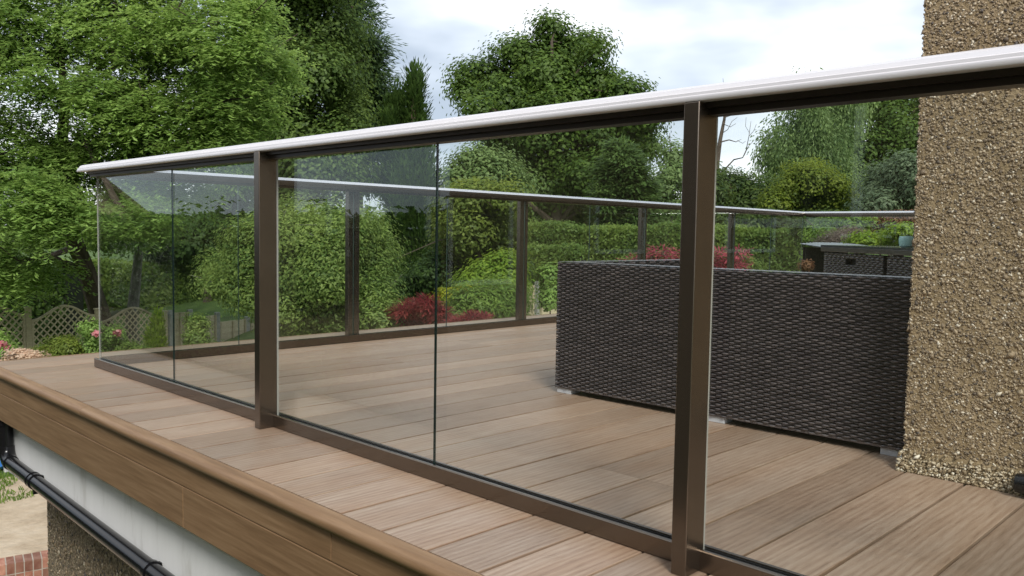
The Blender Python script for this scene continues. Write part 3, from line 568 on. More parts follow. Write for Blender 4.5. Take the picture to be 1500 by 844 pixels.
# ------------------------------------------------------------------ foliage
def unit(a): return a / (np.linalg.norm(a, axis=-1, keepdims=True) + 1e-9)
def leaves(centers, axes, sides, length, width, tone):
    n = len(centers); L_ = (length * rng.uniform(0.7, 1.25, n))[:, None]; W_ = (width * rng.uniform(0.7, 1.25, n))[:, None]
    nn = np.cross(axes, sides); fold = nn * W_ * 0.25
    V = np.stack([centers - axes * L_ * 0.5, centers + sides * W_ * 0.5 + fold, centers + axes * L_ * 0.5, centers - sides * W_ * 0.5 + fold], 1).reshape(-1, 3)
    return V, np.arange(n * 4).reshape(n, 4), tone
def blob_leaves(blobs, style, n_total, length, width, clump=0.35, per=24, contrast=0.5):
    """blobs: (cx,cy,cz, r_right, r_depth, r_up) in metres; leaves gather in twig clumps through each blob"""
    area = np.array([(b[3] * b[4] + b[3] * b[5] + b[4] * b[5]) for b in blobs]); share = area / area.sum()
    C_, A_, S_, T_ = [], [], [], []
    for b, sh in zip(blobs, share):
        nc = max(2, int(n_total * sh / per)); nb = min(9, max(1, nc // 7))
        hub = unit(rng.normal(0, 1, (nb, 3))) * rng.uniform(0.45, 0.72, nb)[:, None] if nb > 2 else np.zeros((nb, 3)); hr = rng.uniform(0.34, 0.52, nb) if nb > 2 else np.ones(nb)
        pick = rng.integers(0, nb, nc); d = unit(rng.normal(0, 1, (nc, 3))); rad = rng.uniform(0.2, 1.0, nc) ** 0.4 * hr[pick] * rng.uniform(0.85, 1.2, nc)
        q = hub[pick] + d * rad[:, None]; htone = rng.normal(0, 0.13, nb)[pick]
        off = q[:, 0:1] * b[3] * RIGHT + q[:, 1:2] * b[4] * AWAY + q[:, 2:3] * b[5] * np.array([0, 0, 1.0])
        cc = np.array(b[:3]) + off; outw = unit(off + 1e-6)
        ct = np.clip(rng.normal(0.5, 0.2 * contrast * 2, nc) + htone, 0, 1)
        k = per; ce = np.repeat(cc, k, 0); ow = np.repeat(outw, k, 0); m = len(ce)
        tone = np.clip(np.repeat(ct, k) + rng.normal(0, 0.16, m), 0, 1)
        g = np.clip(rng.normal(0, 1, (m, 3)), -1.7, 1.7)
        if style == 'broad':
            p = ce + g * clump * np.array([1, 1, 0.6]); nrm = unit(g * 0.55 + ow * 0.45 + np.array([0, 0, 0.75])); ax = unit(np.cross(nrm, rng.normal(0, 1, (m, 3))))
            sd = np.cross(nrm, ax)
        elif style == 'spray':     # leaflets in rows either side of a drooping stalk
            sdir = unit(outw * np.array([1, 1, 0.2]) + rng.normal(0, 0.5, (nc, 3)) * np.array([1, 1, 0.35])); sd0 = np.repeat(sdir, k, 0)
            r_ = rng.integers(0, 4, m); rot = rng.normal(0, 0.5, (nc, 4, 3)); st = unit(sd0 + np.stack([rot[np.arange(m) // k, r_]], 0)[0] * np.array([1, 1, 0.4]))
            t = rng.uniform(0, 1, m); lat = unit(np.cross(st, np.array([0, 0, 1.0]) + rng.normal(0, 0.25, (m, 3)))); sg = rng.choice([-1, 1], m)[:, None]
            p = ce + st * (t * clump * 2.2)[:, None] + lat * sg * length * 0.5 - np.array([0, 0, 1.0]) * (t ** 2 * clump * 0.7)[:, None] + rng.normal(0, 0.02, (m, 3))
            ax = unit(lat * sg + st * 0.5 - np.array([0, 0, 0.25])); sd = unit(np.cross(ax, np.array([0, 0, 1.0]) + g * 0.3)); sd = unit(np.cross(ax, np.cross(sd, ax)))
        elif style == 'weep':
            p = ce + g * np.array([0.45, 0.45, 1.5]) * clump - np.array([0, 0, clump]); ax = unit(np.array([0, 0, -1.0]) + g * 0.45); sd = unit(np.cross(ax, rng.normal(0, 1, (m, 3))))
        elif style == 'needle':    # layered, drooping fans
            fan = unit(ow * np.array([1, 1, 0.0]) + g * 0.5); p = ce + g * np.array([1, 1, 0.35]) * clump + fan * clump * 0.3 - np.array([0, 0, 0.3 * clump]) * np.abs(g[:, 0:1])
            ax = unit(fan + np.array([0, 0, -0.35]) + g * 0.25); sd = unit(np.cross(ax, np.array([0, 0, 1.0]) + g * 0.4))
        else:                      # 'flame': upright scale foliage
            p = ce + g * clump * np.array([0.7, 0.7, 1.2]); ax = unit(np.array([0, 0, 1.0]) + ow * 0.45 + g * 0.3); sd = unit(np.cross(ax, g))
        C_.append(p); A_.append(ax); S_.append(sd); T_.append(tone)
    C_ = np.concatenate(C_); A_ = np.concatenate(A_); S_ = np.concatenate(S_); T_ = np.concatenate(T_)
    return leaves(C_, A_, S_, length, width, T_)
def px_blobs(pb, Z, depth=1.0, dz=0.0):
    out = []
    for b in pb:
        u, v, ru, rv = b[:4]; z = Z + (b[4] if len(b) > 4 else rng.uniform(-0.5, 0.5) * depth)
        c = at(u, v, z); out.append((c[0], c[1], c[2], ru * z / F, (ru + rv) / 2 * z / F * 0.9, rv * z / F))
    return out
def plant(name, label, cat, Z, pb, leaf, n, length, width, style='broad', clump=0.35, trunk=None, tr=0.2, bark='bark', depth=1.5, per=24, group=None, limbs=True, twig=0.02, crown='crown', contrast=0.5, base_u=None):
    """a tree or shrub: tapered trunk with limbs into every blob of the crown, and the leaves"""
    bl = px_blobs(pb, Z, depth)
    if trunk: top = [at(u, v, Z + (w[0] if w else 0)) for u, v, *w in trunk]
    else:
        cu = base_u if base_u is not None else np.mean([b[0] for b in pb]); cv = min(b[1] for b in pb)
        lo = max(b[1] for b in pb); top = [at(cu, lo, Z), at(cu, (cv + lo) / 2, Z), at(cu, cv + 4, Z)]
    bx, by = top[0][0], top[0][1]; base = np.array([bx, by, float(terrain(bx, by))])
    root = thing(name, label, cat, base, group)
    pts = top if top[0][2] < base[2] + 0.05 else [base - np.array([0, 0, 0.15]), (base + top[0]) / 2 + rng.normal(0, 0.03, 3)] + top
    k = len(pts); rr = [tr * (1 - 0.85 * i / (k - 1)) for i in range(k)]
    mb = MB(); mb.tube(pts, rr, 9)
    if limbs:
        P = np.array(pts)
        for b in bl:
            c = np.array(b[:3]); cand = [i for i in range(1, k) if P[i][2] < c[2] + 0.1] or [1]
            i = min(cand, key=lambda i: np.linalg.norm(P[i] - c) + 0.5 * abs(i - k * 0.5)); s = P[i]; dd = np.linalg.norm(c - s)
            mid = (s + c) / 2 + np.array([0, 0, 0.12 * dd]) + rng.normal(0, 0.07 * dd, 3); r0 = min(rr[i] * 0.6, 0.03 * dd + twig)
            mb.tube([s, mid, c], [r0, r0 * 0.65, twig * 0.6], 6)
            for _ in range(4):
                e_ = c + rng.normal(0, 0.6, 3) * np.array([b[3], b[3], b[5]]); mb.tube([(mid + c) / 2, (c + e_) / 2 + rng.normal(0, 0.08 * b[3], 3), e_], [r0 * 0.5, twig * 0.6, twig * 0.3], 5)
    mb.build('trunk', M[bark], root, smooth=True, off=base, loc=(0, 0, 0))
    Vl, Fl, Tl = blob_leaves(bl, style, n, length, width, clump, per, contrast)
    me = np_mesh(crown, Vl - base, Fl, M['leaf_' + leaf], Tl)
    link(crown, me, root)
    return root

TREES = 'trees round the garden'
plant('ash_tree', 'big feathery bright green tree filling the upper left corner', 'tree', 16.5,
      [(70, 30, 80, 60), (190, 20, 100, 70), (310, 40, 80, 70), (365, 95, 45, 45), (130, 120, 90, 60), (250, 120, 100, 65), (345, 150, 55, 50), (60, 215, 60, 40), (150, 215, 80, 50), (255, 205, 75, 40), (40, 300, 70, 50), (110, 330, 60, 45), (30, 390, 60, 45), (230, 260, 60, 40), (180, 315, 45, 35), (330, 190, 55, 28), (-70, 60, 90, 90), (-90, 220, 70, 70), (-60, 350, 70, 60), (90, 260, 60, 40), (20, 60, 50, 40), (280, -50, 120, 60), (100, -60, 120, 60), (15, 185, 40, 28), (395, 100, 22, 40), (300, 225, 60, 20), (225, 165, 60, 40), (20, 240, 50, 40)],
      'ash', 205000, 0.118, 0.046, 'spray', 0.34, [(150, 470, 4), (128, 400, 3), (100, 330, 2), (88, 250, 1), (95, 150), (85, 40)], 0.32, 'bark', 3.0, per=44, group=TREES, twig=0.025)
plant('ivy_clad_tree', 'slim grey trunk seen through the first glass panes with green leaves above', 'tree', 20,
      [(205, 290, 50, 24), (225, 335, 30, 20), (165, 335, 30, 25), (235, 310, 30, 20)], 'ash', 7000, 0.16, 0.08, 'broad', 0.3, [(192, 480, 1.5), (200, 400, 1), (208, 330), (212, 290)], 0.24, 'bark_grey', 2.0, group=TREES)
plant('oak_tree', 'dark green broad tree behind the feathery tree at upper left', 'tree', 32,
      [(420, 10, 70, 55), (480, 45, 50, 50), (450, 110, 75, 55), (505, 100, 35, 60), (400, 150, 55, 50), (445, 190, 85, 40), (515, 170, 30, 45), (355, 200, 50, 40), (400, 70, 45, 50), (470, 250, 80, 40), (380, 255, 70, 45), (500, 210, 45, 40), (340, 120, 50, 60), (460, -40, 80, 50)],
      'darkoak', 85000, 0.165, 0.105, 'broad', 0.5, [(450, 300), (455, 200), (450, 100), (455, 20)], 0.45, 'bark', 5.0, group=TREES)
plant('spruce_tree', 'tall drooping dark conifer on the right flank of the dark tree group', 'tree', 36,
      [(515, -20, 22, 30), (525, 25, 18, 22), (530, 60, 26, 22), (535, 100, 25, 25), (540, 140, 26, 25), (538, 180, 30, 25), (540, 215, 30, 25), (520, 80, 25, 40), (515, 150, 30, 50), (545, 120, 14, 14), (552, 158, 12, 12), (530, 250, 35, 30)],
      'spruce', 26000, 0.28, 0.09, 'needle', 0.5, [(525, 280), (523, 150), (518, 40), (513, -45)], 0.3, 'bark', 2.0, group=TREES)
plant('cypress_tree', 'pointed dark green cypress with the taller spire between the tree groups', 'tree', 30,
      [(607, 118, 7, 16), (607, 138, 12, 18), (606, 160, 18, 22), (604, 190, 25, 28), (605, 230, 30, 34), (612, 280, 36, 40), (618, 330, 42, 45), (620, 380, 44, 45), (610, 420, 40, 34), (590, 300, 22, 60)],
      'cypress', 36000, 0.22, 0.07, 'flame', 0.28, [(600, 460), (604, 300), (606, 110)], 0.28, 'bark_red', 0.8, group='pointed cypresses between the tree groups', limbs=False)
plant('cypress_tree', 'shorter dark cypress leaning against the left of the taller spire', 'tree', 31,
      [(582, 147, 6, 13), (580, 165, 12, 18), (578, 190, 17, 25), (578, 225, 20, 30), (580, 270, 22, 40)],
      'cypress', 11000, 0.22, 0.07, 'flame', 0.26, [(580, 330), (580, 140)], 0.2, 'bark_red', 0.8, group='pointed cypresses between the tree groups', limbs=False)
plant('oak_tree', 'large rounded oak standing alone against the sky in the centre', 'tree', 42,
      [(812, 42, 26, 16), (768, 82, 48, 26), (842, 74, 42, 28), (800, 110, 70, 40), (706, 114, 40, 24), (680, 134, 22, 18), (742, 140, 50, 28), (820, 155, 75, 42), (878, 118, 34, 20), (912, 138, 32, 22), (938, 168, 34, 26), (880, 180, 65, 38), (760, 205, 55, 45), (715, 238, 36, 30), (840, 235, 75, 45), (930, 205, 38, 32), (790, 275, 75, 35), (690, 262, 28, 22), (700, 160, 22, 14), (872, 78, 14, 14), (795, 190, 60, 40), (880, 250, 60, 40), (860, 300, 80, 25)],
      'oak', 125000, 0.22, 0.14, 'broad', 0.50, [(815, 330), (818, 240), (812, 150), (808, 60)], 0.45, 'bark', 6.0, group=TREES, per=30)
plant('thuja_tree', 'cone shaped green conifer in front of the lone oak', 'tree', 32,
      [(908, 214, 12, 12), (912, 235, 26, 18), (918, 260, 36, 22), (924, 285, 44, 24), (926, 312, 48, 24), (926, 335, 48, 20), (898, 250, 18, 20), (890, 290, 20, 25)],
      'thuja', 30000, 0.24, 0.085, 'needle', 0.26, [(920, 345), (918, 280), (908, 208)], 0.25, 'bark_red', 0.8, group=TREES, limbs=False)
plant('birch_sapling', 'airy pale green young tree beside the right post', 'tree', 36,
      [(984, 225, 12, 24), (986, 260, 18, 26), (982, 295, 22, 25), (974, 270, 10, 20)], 'birch', 5200, 0.20, 0.09, 'broad', 0.4, [(984, 330), (984, 260), (981, 195)], 0.09, 'bark_grey', 1.5, group=TREES)
plant('round_tree', 'low pale green tree below the left side of the lone oak', 'tree', 30,
      [(672, 262, 18, 16), (690, 240, 24, 22), (710, 262, 30, 24), (730, 250, 28, 26), (755, 268, 30, 20)], 'birch', 11000, 0.17, 0.09, 'broad', 0.35, None, 0.14, 'bark', 2, group=TREES)
plant('yew_tree', 'low blackish green yew just right of the right post', 'tree', 27,
      [(1070, 278, 34, 28), (1108, 284, 30, 28), (1052, 262, 16, 20), (1090, 300, 40, 25), (1055, 300, 24, 30), (1040, 285, 20, 30)], 'yew', 19000, 0.16, 0.06, 'broad', 0.28, None, 0.18, 'bark_red', 1.5, group=TREES)
plant('maple_tree', 'rounded yellow green maple in the middle of the right hand opening', 'tree', 25,
      [(1188, 266, 30, 18), (1156, 280, 24, 18), (1216, 282, 26, 18), (1185, 300, 58, 22), (1136, 297, 20, 16), (1236, 298, 18, 14), (1170, 252, 13, 10), (1206, 255, 13, 9), (1190, 245, 9, 7), (1150, 268, 10, 8), (1225, 266, 10, 8), (1175, 282, 30, 18)], 'maple', 34000, 0.09, 0.062, 'broad', 0.22, None, 0.16, 'bark', 1.5, group=TREES)
plant('birch_tree', 'weeping birch with hanging grey green twigs behind the yellow green maple', 'tree', 40,
      [(1190, 170, 40, 30), (1150, 205, 36, 30), (1225, 165, 45, 30), (1122, 222, 22, 16), (1190, 215, 55, 40), (1225, 240, 40, 55), (1165, 245, 40, 30), (1180, 140, 25, 20), (1240, 275, 24, 40), (1130, 235, 20, 18), (1245, 140, 40, 25)], 'birch', 40000, 0.19, 0.068, 'weep', 0.48, [(1195, 330), (1192, 230), (1196, 130)], 0.3, 'bark_grey', 3, group=TREES)
plant('lime_tree', 'tall mid green tree meeting the house wall at the far right', 'tree', 46,
      [(1285, 165, 50, 35), (1330, 180, 40, 50), (1300, 220, 50, 45), (1262, 215, 35, 50), (1360, 150, 40, 50), (1360, 230, 50, 50), (1290, 270, 50, 40), (1310, 130, 45, 25), (1400, 190, 50, 80)], 'oak', 34000, 0.24, 0.16, 'broad', 0.5, [(1310, 330), (1310, 220), (1305, 130)], 0.4, 'bark', 4, group=TREES)
plant('bay_tree', 'rounded grey green evergreen shrub beside the house wall above the end rail', 'shrub', 23,
      [(1310, 275, 40, 34), (1290, 292, 28, 24), (1330, 255, 28, 26), (1335, 295, 40, 24), (1268, 305, 16, 12), (1360, 270, 34, 34)], 'greyshrub', 20000, 0.13, 0.06, 'broad', 0.22, None, 0.12, 'bark_grey', 1.5, group=TREES)
# dead tree: bare limbs only
dz = 38
dt = thing('dead_tree', 'bare dead tree with crooked twigs beside the right post', 'tree', (*at(1046, 330, dz)[:2], float(terrain(*at(1046, 330, dz)[:2]))), TREES)
db = np.array(dt.location); mb = MB()
tp = [np.array([db[0], db[1], db[2] - 0.1])] + [at(u, v, dz) for u, v in ((1046, 280), (1051, 235), (1055, 205), (1061, 175), (1064, 150), (1068, 120))]
mb.tube(tp, [0.15, 0.13, 0.11, 0.09, 0.065, 0.045, 0.012], 8)
for br, r0 in (([(1056, 208), (1068, 205), (1078, 208), (1086, 204)], .06), ([(1047, 262), (1062, 248), (1075, 234), (1088, 231), (1093, 220), (1097, 200), (1100, 178)], .07), ([(1090, 228), (1096, 215), (1104, 206)], .03), ([(1062, 172), (1074, 168), (1084, 160)], .04), ([(1060, 182), (1070, 186), (1078, 181)], .03),
               ([(1064, 150), (1074, 140), (1078, 122)], .035), ([(1058, 195), (1066, 190), (1072, 178), (1080, 172)], .03), ([(1097, 200), (1104, 192), (1108, 182)], .02), ([(1063, 160), (1056, 148), (1054, 135)], .03), ([(1056, 215), (1046, 205), (1042, 190)], .03), ([(1050, 240), (1040, 228), (1034, 212)], .03), ([(1066, 135), (1060, 125), (1059, 115)], .02), ([(1098, 195), (1092, 185), (1093, 172)], .015), ([(1080, 206), (1088, 210), (1092, 207)], .02)):
    p = [at(u, v, dz + rng.uniform(-0.6, 0.6)) for u, v in br]; mb.tube(p, list(np.linspace(r0 * 0.6, 0.008, len(p))), 6)
mb.build('trunk', M['bark'], dt, smooth=True, off=db, loc=(0, 0, 0))

# nearer shrubs and garden plants
SH = 'shrubs in the garden beyond the far balustrade'
plant('willow_shrub', 'big light green bushy willow filling the second and third panes', 'shrub', 13,
      [(440, 335, 60, 40), (385, 365, 55, 45), (335, 398, 36, 34), (480, 385, 75, 65), (540, 375, 40, 55), (420, 430, 90, 50), (440, 468, 45, 28), (552, 432, 36, 45), (312, 412, 18, 18), (500, 325, 40, 32), (345, 418, 28, 18), (415, 452, 30, 28), (480, 460, 90, 35), (425, 312, 30, 22), (555, 470, 30, 35), (450, 482, 60, 26)],
      'willow', 112000, 0.063, 0.027, 'broad', 0.17, None, 0.1, 'bark_grey', 1.6, per=26, group=SH, base_u=440, twig=0.012)
plant('olive_shrub', 'tall yellowish green shrub behind the far rail below the oak', 'shrub', 18,
      [(695, 285, 34, 26), (670, 305, 24, 28), (720, 300, 32, 28), (690, 335, 45, 36), (735, 330, 28, 36), (680, 370, 34, 26), (725, 365, 34, 28), (745, 290, 20, 22), (662, 340, 16, 30)], 'olive', 30000, 0.10, 0.05, 'broad', 0.2, None, 0.1, 'bark', 1.5, group=SH)
plant('leafy_shrub', 'fresh green leafy mound below the yellowish shrub', 'shrub', 14.5,
      [(712, 405, 34, 18), (740, 395, 24, 22), (690, 412, 20, 12), (735, 418, 36, 16)], 'lime', 9000, 0.09, 0.045, 'broad', 0.14, None, 0.04, 'bark', 0.8, group=SH)
plant('euphorbia_plant', 'low bright yellow plant in front of the leafy green mound', 'plant', 13.5,
      [(660, 434, 20, 7), (682, 428, 18, 6), (645, 440, 12, 6)], 'yellow', 3600, 0.06, 0.03, 'broad', 0.08, None, 0.02, 'bark', 0.5, group=SH)
plant('feathery_plant', 'pale green feathery clump behind the far rail left of its second post', 'plant', 12.8,
      [(700, 440, 40, 22), (735, 440, 32, 24), (720, 460, 45, 16), (755, 450, 16, 24), (665, 455, 30, 14)], 'grass', 9000, 0.085, 0.022, 'broad', 0.15, None, 0.02, 'bark', 0.7, group=SH, limbs=False, contrast=1.0)
plant('red_acer', 'dark red feathery maple bush seen low through the joint of two panes', 'shrub', 12.0,
      [(594, 456, 10, 11), (606, 446, 8, 9), (626, 450, 12, 13), (644, 458, 11, 12), (608, 472, 24, 10), (658, 468, 12, 8), (632, 478, 26, 9)], 'red', 8000, 0.10, 0.016, 'needle', 0.09, None, 0.04, 'bark_red', 0.7, group='red leaved bushes')
plant('red_acer', 'lower dark red bush just right of the pane joint below the feathery clump', 'shrub', 11.4,
      [(690, 467, 15, 6), (706, 463, 10, 6), (678, 474, 18, 6)], 'red', 3600, 0.10, 0.016, 'needle', 0.08, None, 0.04, 'bark_red', 0.5, group='red leaved bushes')
plant('flowering_rhododendron', 'bright red flowering bush showing over the sofa left of the right post', 'shrub', 14.5,
      [(968, 370, 20, 8), (955, 378, 14, 7), (982, 376, 14, 9), (968, 388, 26, 10), (930, 380, 14, 4)], 'pink', 1300, 0.085, 0.03, 'needle', 0.11, None, 0.04, 'bark', 0.6, group='red leaved bushes')
plant('flowering_rhododendron', 'pink flowering bush showing over the sofa right of the right post', 'shrub', 14.3,
      [(1050, 378, 12, 10), (1080, 372, 12, 7), (1086, 382, 14, 9), (1066, 388, 30, 9), (1058, 365, 6, 6)], 'pink', 1300, 0.085, 0.03, 'needle', 0.11, None, 0.04, 'bark', 0.6, group='red leaved bushes')
plant('pine_tree', 'dark pine rising behind the willow in the second pane', 'tree', 30,
      [(335, 285, 34, 16), (320, 300, 40, 16), (345, 310, 36, 18), (305, 320, 30, 16), (350, 272, 18, 12), (330, 335, 45, 20)], 'deepgreen', 15000, 0.26, 0.06, 'needle', 0.4, [(335, 400), (338, 320), (345, 265)], 0.2, 'bark', 2.0, group=TREES)
plant('laurel_bush', 'dark rounded evergreen bushes behind the first pane joint', 'shrub', 27,
      [(265, 345, 40, 30), (300, 355, 40, 30), (240, 365, 30, 25), (285, 330, 26, 20), (345, 360, 40, 30), (385, 340, 40, 40)], 'deepgreen', 20000, 0.18, 0.10, 'broad', 0.35, None, 0.15, 'bark', 2.0, group=TREES)
plant('dwarf_conifer', 'small bright golden green cone in front of the trellis', 'shrub', 15.5,
      [(231, 466, 5, 9), (231, 480, 9, 12), (230, 495, 12, 14), (230, 510, 14, 14), (230, 525, 14, 14)], 'lime', 5200, 0.08, 0.025, 'flame', 0.07, [(230, 540), (231, 462)], 0.04, 'bark', 0.2, group=SH, limbs=False)
def rose(u, v, Z, label, pb, blooms):
    r = plant('rose_bush', label, 'shrub', Z, pb, 'ash', 2600, 0.055, 0.035, 'broad', 0.09, None, 0.02, 'bark', 0.3, group='pink rose bushes by the trellis')
    b = np.array(r.location)
    for (bu, bv) in blooms:
        c = at(bu, bv, Z - 0.25); m = 26; p = c + rng.normal(0, 0.028, (m, 3)); ax = unit(rng.normal(0, 1, (m, 3))); sd = unit(np.cross(ax, rng.normal(0, 1, (m, 3))))
        V_, F_, T_ = leaves(p, ax, sd, 0.07, 0.06, rng.uniform(0, 1, m)); link('bloom', np_mesh('bloom', V_ - b, F_, M['leaf_rose'], T_), r)
rose(170, 490, 14.6, 'pink rose bush seen through the left edge of the first pane', [(165, 490, 14, 14), (175, 505, 18, 14), (165, 520, 16, 14)], [(173, 486), (168, 489)])
rose(138, 480, 14.2, 'pink rose bush just outside the left glass edge by the trellis', [(132, 478, 10, 10), (140, 492, 12, 14), (138, 510, 14, 14)], [(142, 489)])
rose(0, 505, 13.5, 'pink rose bush at the left edge of the picture by the trellis', [(-4, 500, 14, 12), (0, 515, 16, 14)], [(2, 503), (7, 507)])
plant('flower_mound', 'low mound of cream and pink flowers at the foot of the trellis post', 'plant', 13.0,
      [(35, 520, 22, 6), (20, 524, 14, 6), (50, 524, 14, 6), (35, 532, 26, 8)], 'cream', 3200, 0.05, 0.04, 'broad', 0.06, None, 0.02, 'bark', 0.3, group=SH)
plant('low_shrub', 'low yellow green shrub in front of the middle trellis panel', 'shrub', 14.4,
      [(85, 505, 24, 10), (105, 510, 22, 10), (70, 516, 22, 10), (120, 518, 20, 8), (95, 524, 40, 10)], 'olive', 6500, 0.06, 0.03, 'broad', 0.09, None, 0.02, 'bark', 0.4, group=SH)
plant('low_shrub', 'dark green low shrub between the roses and the dwarf conifer', 'shrub', 14.2,
      [(195, 514, 12, 6), (205, 518, 16, 8), (190, 524, 20, 8)], 'hedge', 4200, 0.06, 0.035, 'broad', 0.09, None, 0.02, 'bark', 0.4, group=SH)
plant('low_shrub', 'green shrub in front of the concrete fence post left of the near post', 'shrub', 15.5,
      [(289, 474, 9, 12), (291, 492, 11, 12), (296, 508, 18, 8)], 'willow', 4200, 0.07, 0.03, 'broad', 0.11, None, 0.02, 'bark', 0.4, group=SH)
plant('leafy_shrub', 'mixed light green leaves rising through the feathery clump', 'shrub', 13.1, [(725, 432, 26, 14), (700, 448, 22, 10), (748, 436, 14, 16)], 'willow', 4500, 0.08, 0.035, 'broad', 0.14, None, 0.03, 'bark', 0.5, group=SH)
plant('dark_shrub', 'dark green shrubs in shade between the willow and the feathery clump', 'shrub', 19,
      [(610, 420, 30, 30), (640, 400, 35, 36), (655, 436, 28, 18), (588, 440, 24, 30), (690, 405, 40, 30), (735, 400, 36, 30)], 'deepgreen', 14000, 0.11, 0.055, 'broad', 0.2, None, 0.08, 'bark', 1.2, group=SH)
plant('laurel_bush', 'dark bushes showing above the clipped hedge right of the right post', 'shrub', 24,
      [(1055, 326, 28, 14), (1095, 328, 28, 13), (1135, 326, 30, 15), (1170, 330, 26, 16), (1205, 325, 30, 16)], 'yew', 9000, 0.13, 0.06, 'broad', 0.2, None, 0.08, 'bark', 1.2, group=TREES)
plant('climbing_ivy', 'green ivy hanging over the fence just left of the sofa corner', 'plant', 17.0,
      [(804, 402, 10, 10), (807, 420, 6, 14), (805, 440, 4, 10)], 'ash', 5200, 0.08, 0.06, 'broad', 0.11, None, 0.02, 'bark', 0.4, group=SH)
for lab, u0 in (('dark leaved shrub under the red flowering bush left of the right post', 962), ('dark leaved shrub under the pink flowering bush right of the right post', 1066)):
    plant('leafy_shrub', lab, 'shrub', 14.9, [(u0, 383, 34, 10), (u0 + 16, 392, 30, 10), (u0 - 20, 392, 26, 8)], 'hedge', 3600, 0.07, 0.035, 'broad', 0.12, None, 0.04, 'bark', 0.5, group=SH)
# slope behind the end balustrade
for lab, Z, pb, lf, ln, wd, nn in (
        ('yellow green spreading shrub on the slope behind the end rail', 15, [(1225, 330, 26, 12), (1205, 342, 22, 12), (1250, 328, 26, 10), (1235, 345, 34, 12), (1190, 350, 12, 10)], 'grass', 0.08, 0.035, 8000),
        ('brownish heather patch on the slope above the wicker table', 14, [(1232, 350, 26, 8), (1250, 344, 18, 7), (1215, 356, 20, 7)], 'heather', 0.06, 0.012, 6000),
        ('small lime green plant above the left part of the wicker table', 13.2, [(1268, 352, 12, 8), (1262, 357, 14, 7)], 'lime', 0.07, 0.035, 2600),
        ('lime green plant behind the turquoise pot', 13.4, [(1318, 338, 14, 9), (1300, 352, 16, 7), (1330, 350, 18, 9)], 'lime', 0.07, 0.035, 3600),
        ('russet and green shrub on the slope below the grey evergreen', 16, [(1300, 322, 22, 8), (1325, 320, 18, 8), (1285, 335, 26, 10)], 'russet', 0.07, 0.03, 4200),
        ('dark green shrub at the corner of the end balustrade', 17, [(1190, 330, 16, 12), (1180, 345, 14, 14), (1200, 322, 14, 8)], 'deepgreen', 0.09, 0.045, 4500),
        ('leafy green bush on the bank beside the house', 17, [(1270, 345, 30, 10), (1310, 345, 30, 12), (1345, 335, 30, 16), (1230, 356, 40, 8)], 'olive', 0.08, 0.035, 8000)):
    plant('bank_shrub', lab, 'shrub', Z, pb, lf, nn, ln, wd, 'broad', 0.11, None, 0.03, 'bark', 0.6, group='shrubs on the bank behind the end balustrade')
plant('russet_shrub', 'small russet shrub beside the log store', 'shrub', 12.0, [(1182, 388, 5, 5), (1180, 393, 7, 5)], 'russet', 900, 0.05, 0.025, 'broad', 0.04, None, 0.02, 'bark', 0.3, group=SH)

# ------------------------------------------------------------------ hedges
def hedge(name, label, p0, p1, ztop, thick, leaf, n, size, zb=None):
    p0, p1 = np.array(p0[:2]), np.array(p1[:2]); d = p1 - p0; Ln = np.linalg.norm(d); d = d / Ln; nrm = np.array([-d[1], d[0]])
    base = np.array([*((p0 + p1) / 2), float(terrain(*((p0 + p1) / 2)))]); zb = base[2] - 0.2 if zb is None else zb
    root = thing(name, label, 'hedge', base)
    mb = MB(); i_ = 0.14
    c = [p0 - nrm * (thick / 2 - i_), p1 - nrm * (thick / 2 - i_), p1 + nrm * (thick / 2 - i_), p0 + nrm * (thick / 2 - i_)]
    mb.add([(*q, zb) for q in c] + [(*q, ztop - i_) for q in c], [(0, 3, 2, 1), (4, 5, 6, 7), (0, 1, 5, 4), (1, 2, 6, 5), (2, 3, 7, 6), (3, 0, 4, 7)])
    mb.build('twig_core', mat(name + '_core', (0.018, 0.024, 0.010), 1.0), root, off=base, loc=(0, 0, 0))
    hgt = ztop - zb; fr = np.array([hgt, hgt * 0.5, thick]); fr = fr / fr.sum(); pick = rng.choice(3, n, p=fr)
    t = rng.uniform(0, Ln, n); s = rng.uniform(-thick / 2, thick / 2, n); z = rng.uniform(zb, ztop, n)
    s = np.where(pick == 0, -thick / 2, np.where(pick == 1, thick / 2, s)); z = np.where(pick == 2, ztop, z)
    wob = 0.05 * np.sin(t * 1.7) + 0.04 * np.sin(t * 4.1 + z * 3)
    P = p0[None] + t[:, None] * d + (s + np.sign(s) * wob * (pick < 2))[:, None] * nrm; P = np.concatenate([P, (z + wob * (pick == 2))[:, None]], 1) + rng.normal(0, 0.06, (n, 3))
    on = np.where((pick == 2)[:, None], np.array([0, 0, 1.0]), np.sign(s)[:, None] * np.array([nrm[0], nrm[1], 0.25]))
    nn = unit(on + rng.normal(0, 0.6, (n, 3))); ax = unit(np.cross(nn, rng.normal(0, 1, (n, 3)))); sd = np.cross(nn, ax)
    tone = np.clip(0.45 + 0.25 * np.sin(t * 2.3 + 2 * np.sin(z * 3)) + rng.normal(0, 0.2, n), 0, 1)
    V_, F_, T_ = leaves(P, ax, sd, size, size * 0.5, tone)
    link('leaves', np_mesh('leaves', V_ - base, F_, M['leaf_' + leaf], T_), root); return root
ha, hb = at(752, 338, 22.5), at(1176, 340, 19.5)
hedge('clipped_hedge', 'long clipped green hedge with a level top behind the sofa and right post', ha, hb, 0.90, 1.3, 'hedge', 56000, 0.095)
hc, hd = at(110, 389, 27), at(420, 392, 29)
hedge('clipped_hedge', 'clipped hedge with a pale level top behind the first two panes', hc, hd, at(250, 389, 28)[2], 1.4, 'hedge', 22000, 0.14)
he, hf = at(-330, 400, 24), at(110, 405, 25)
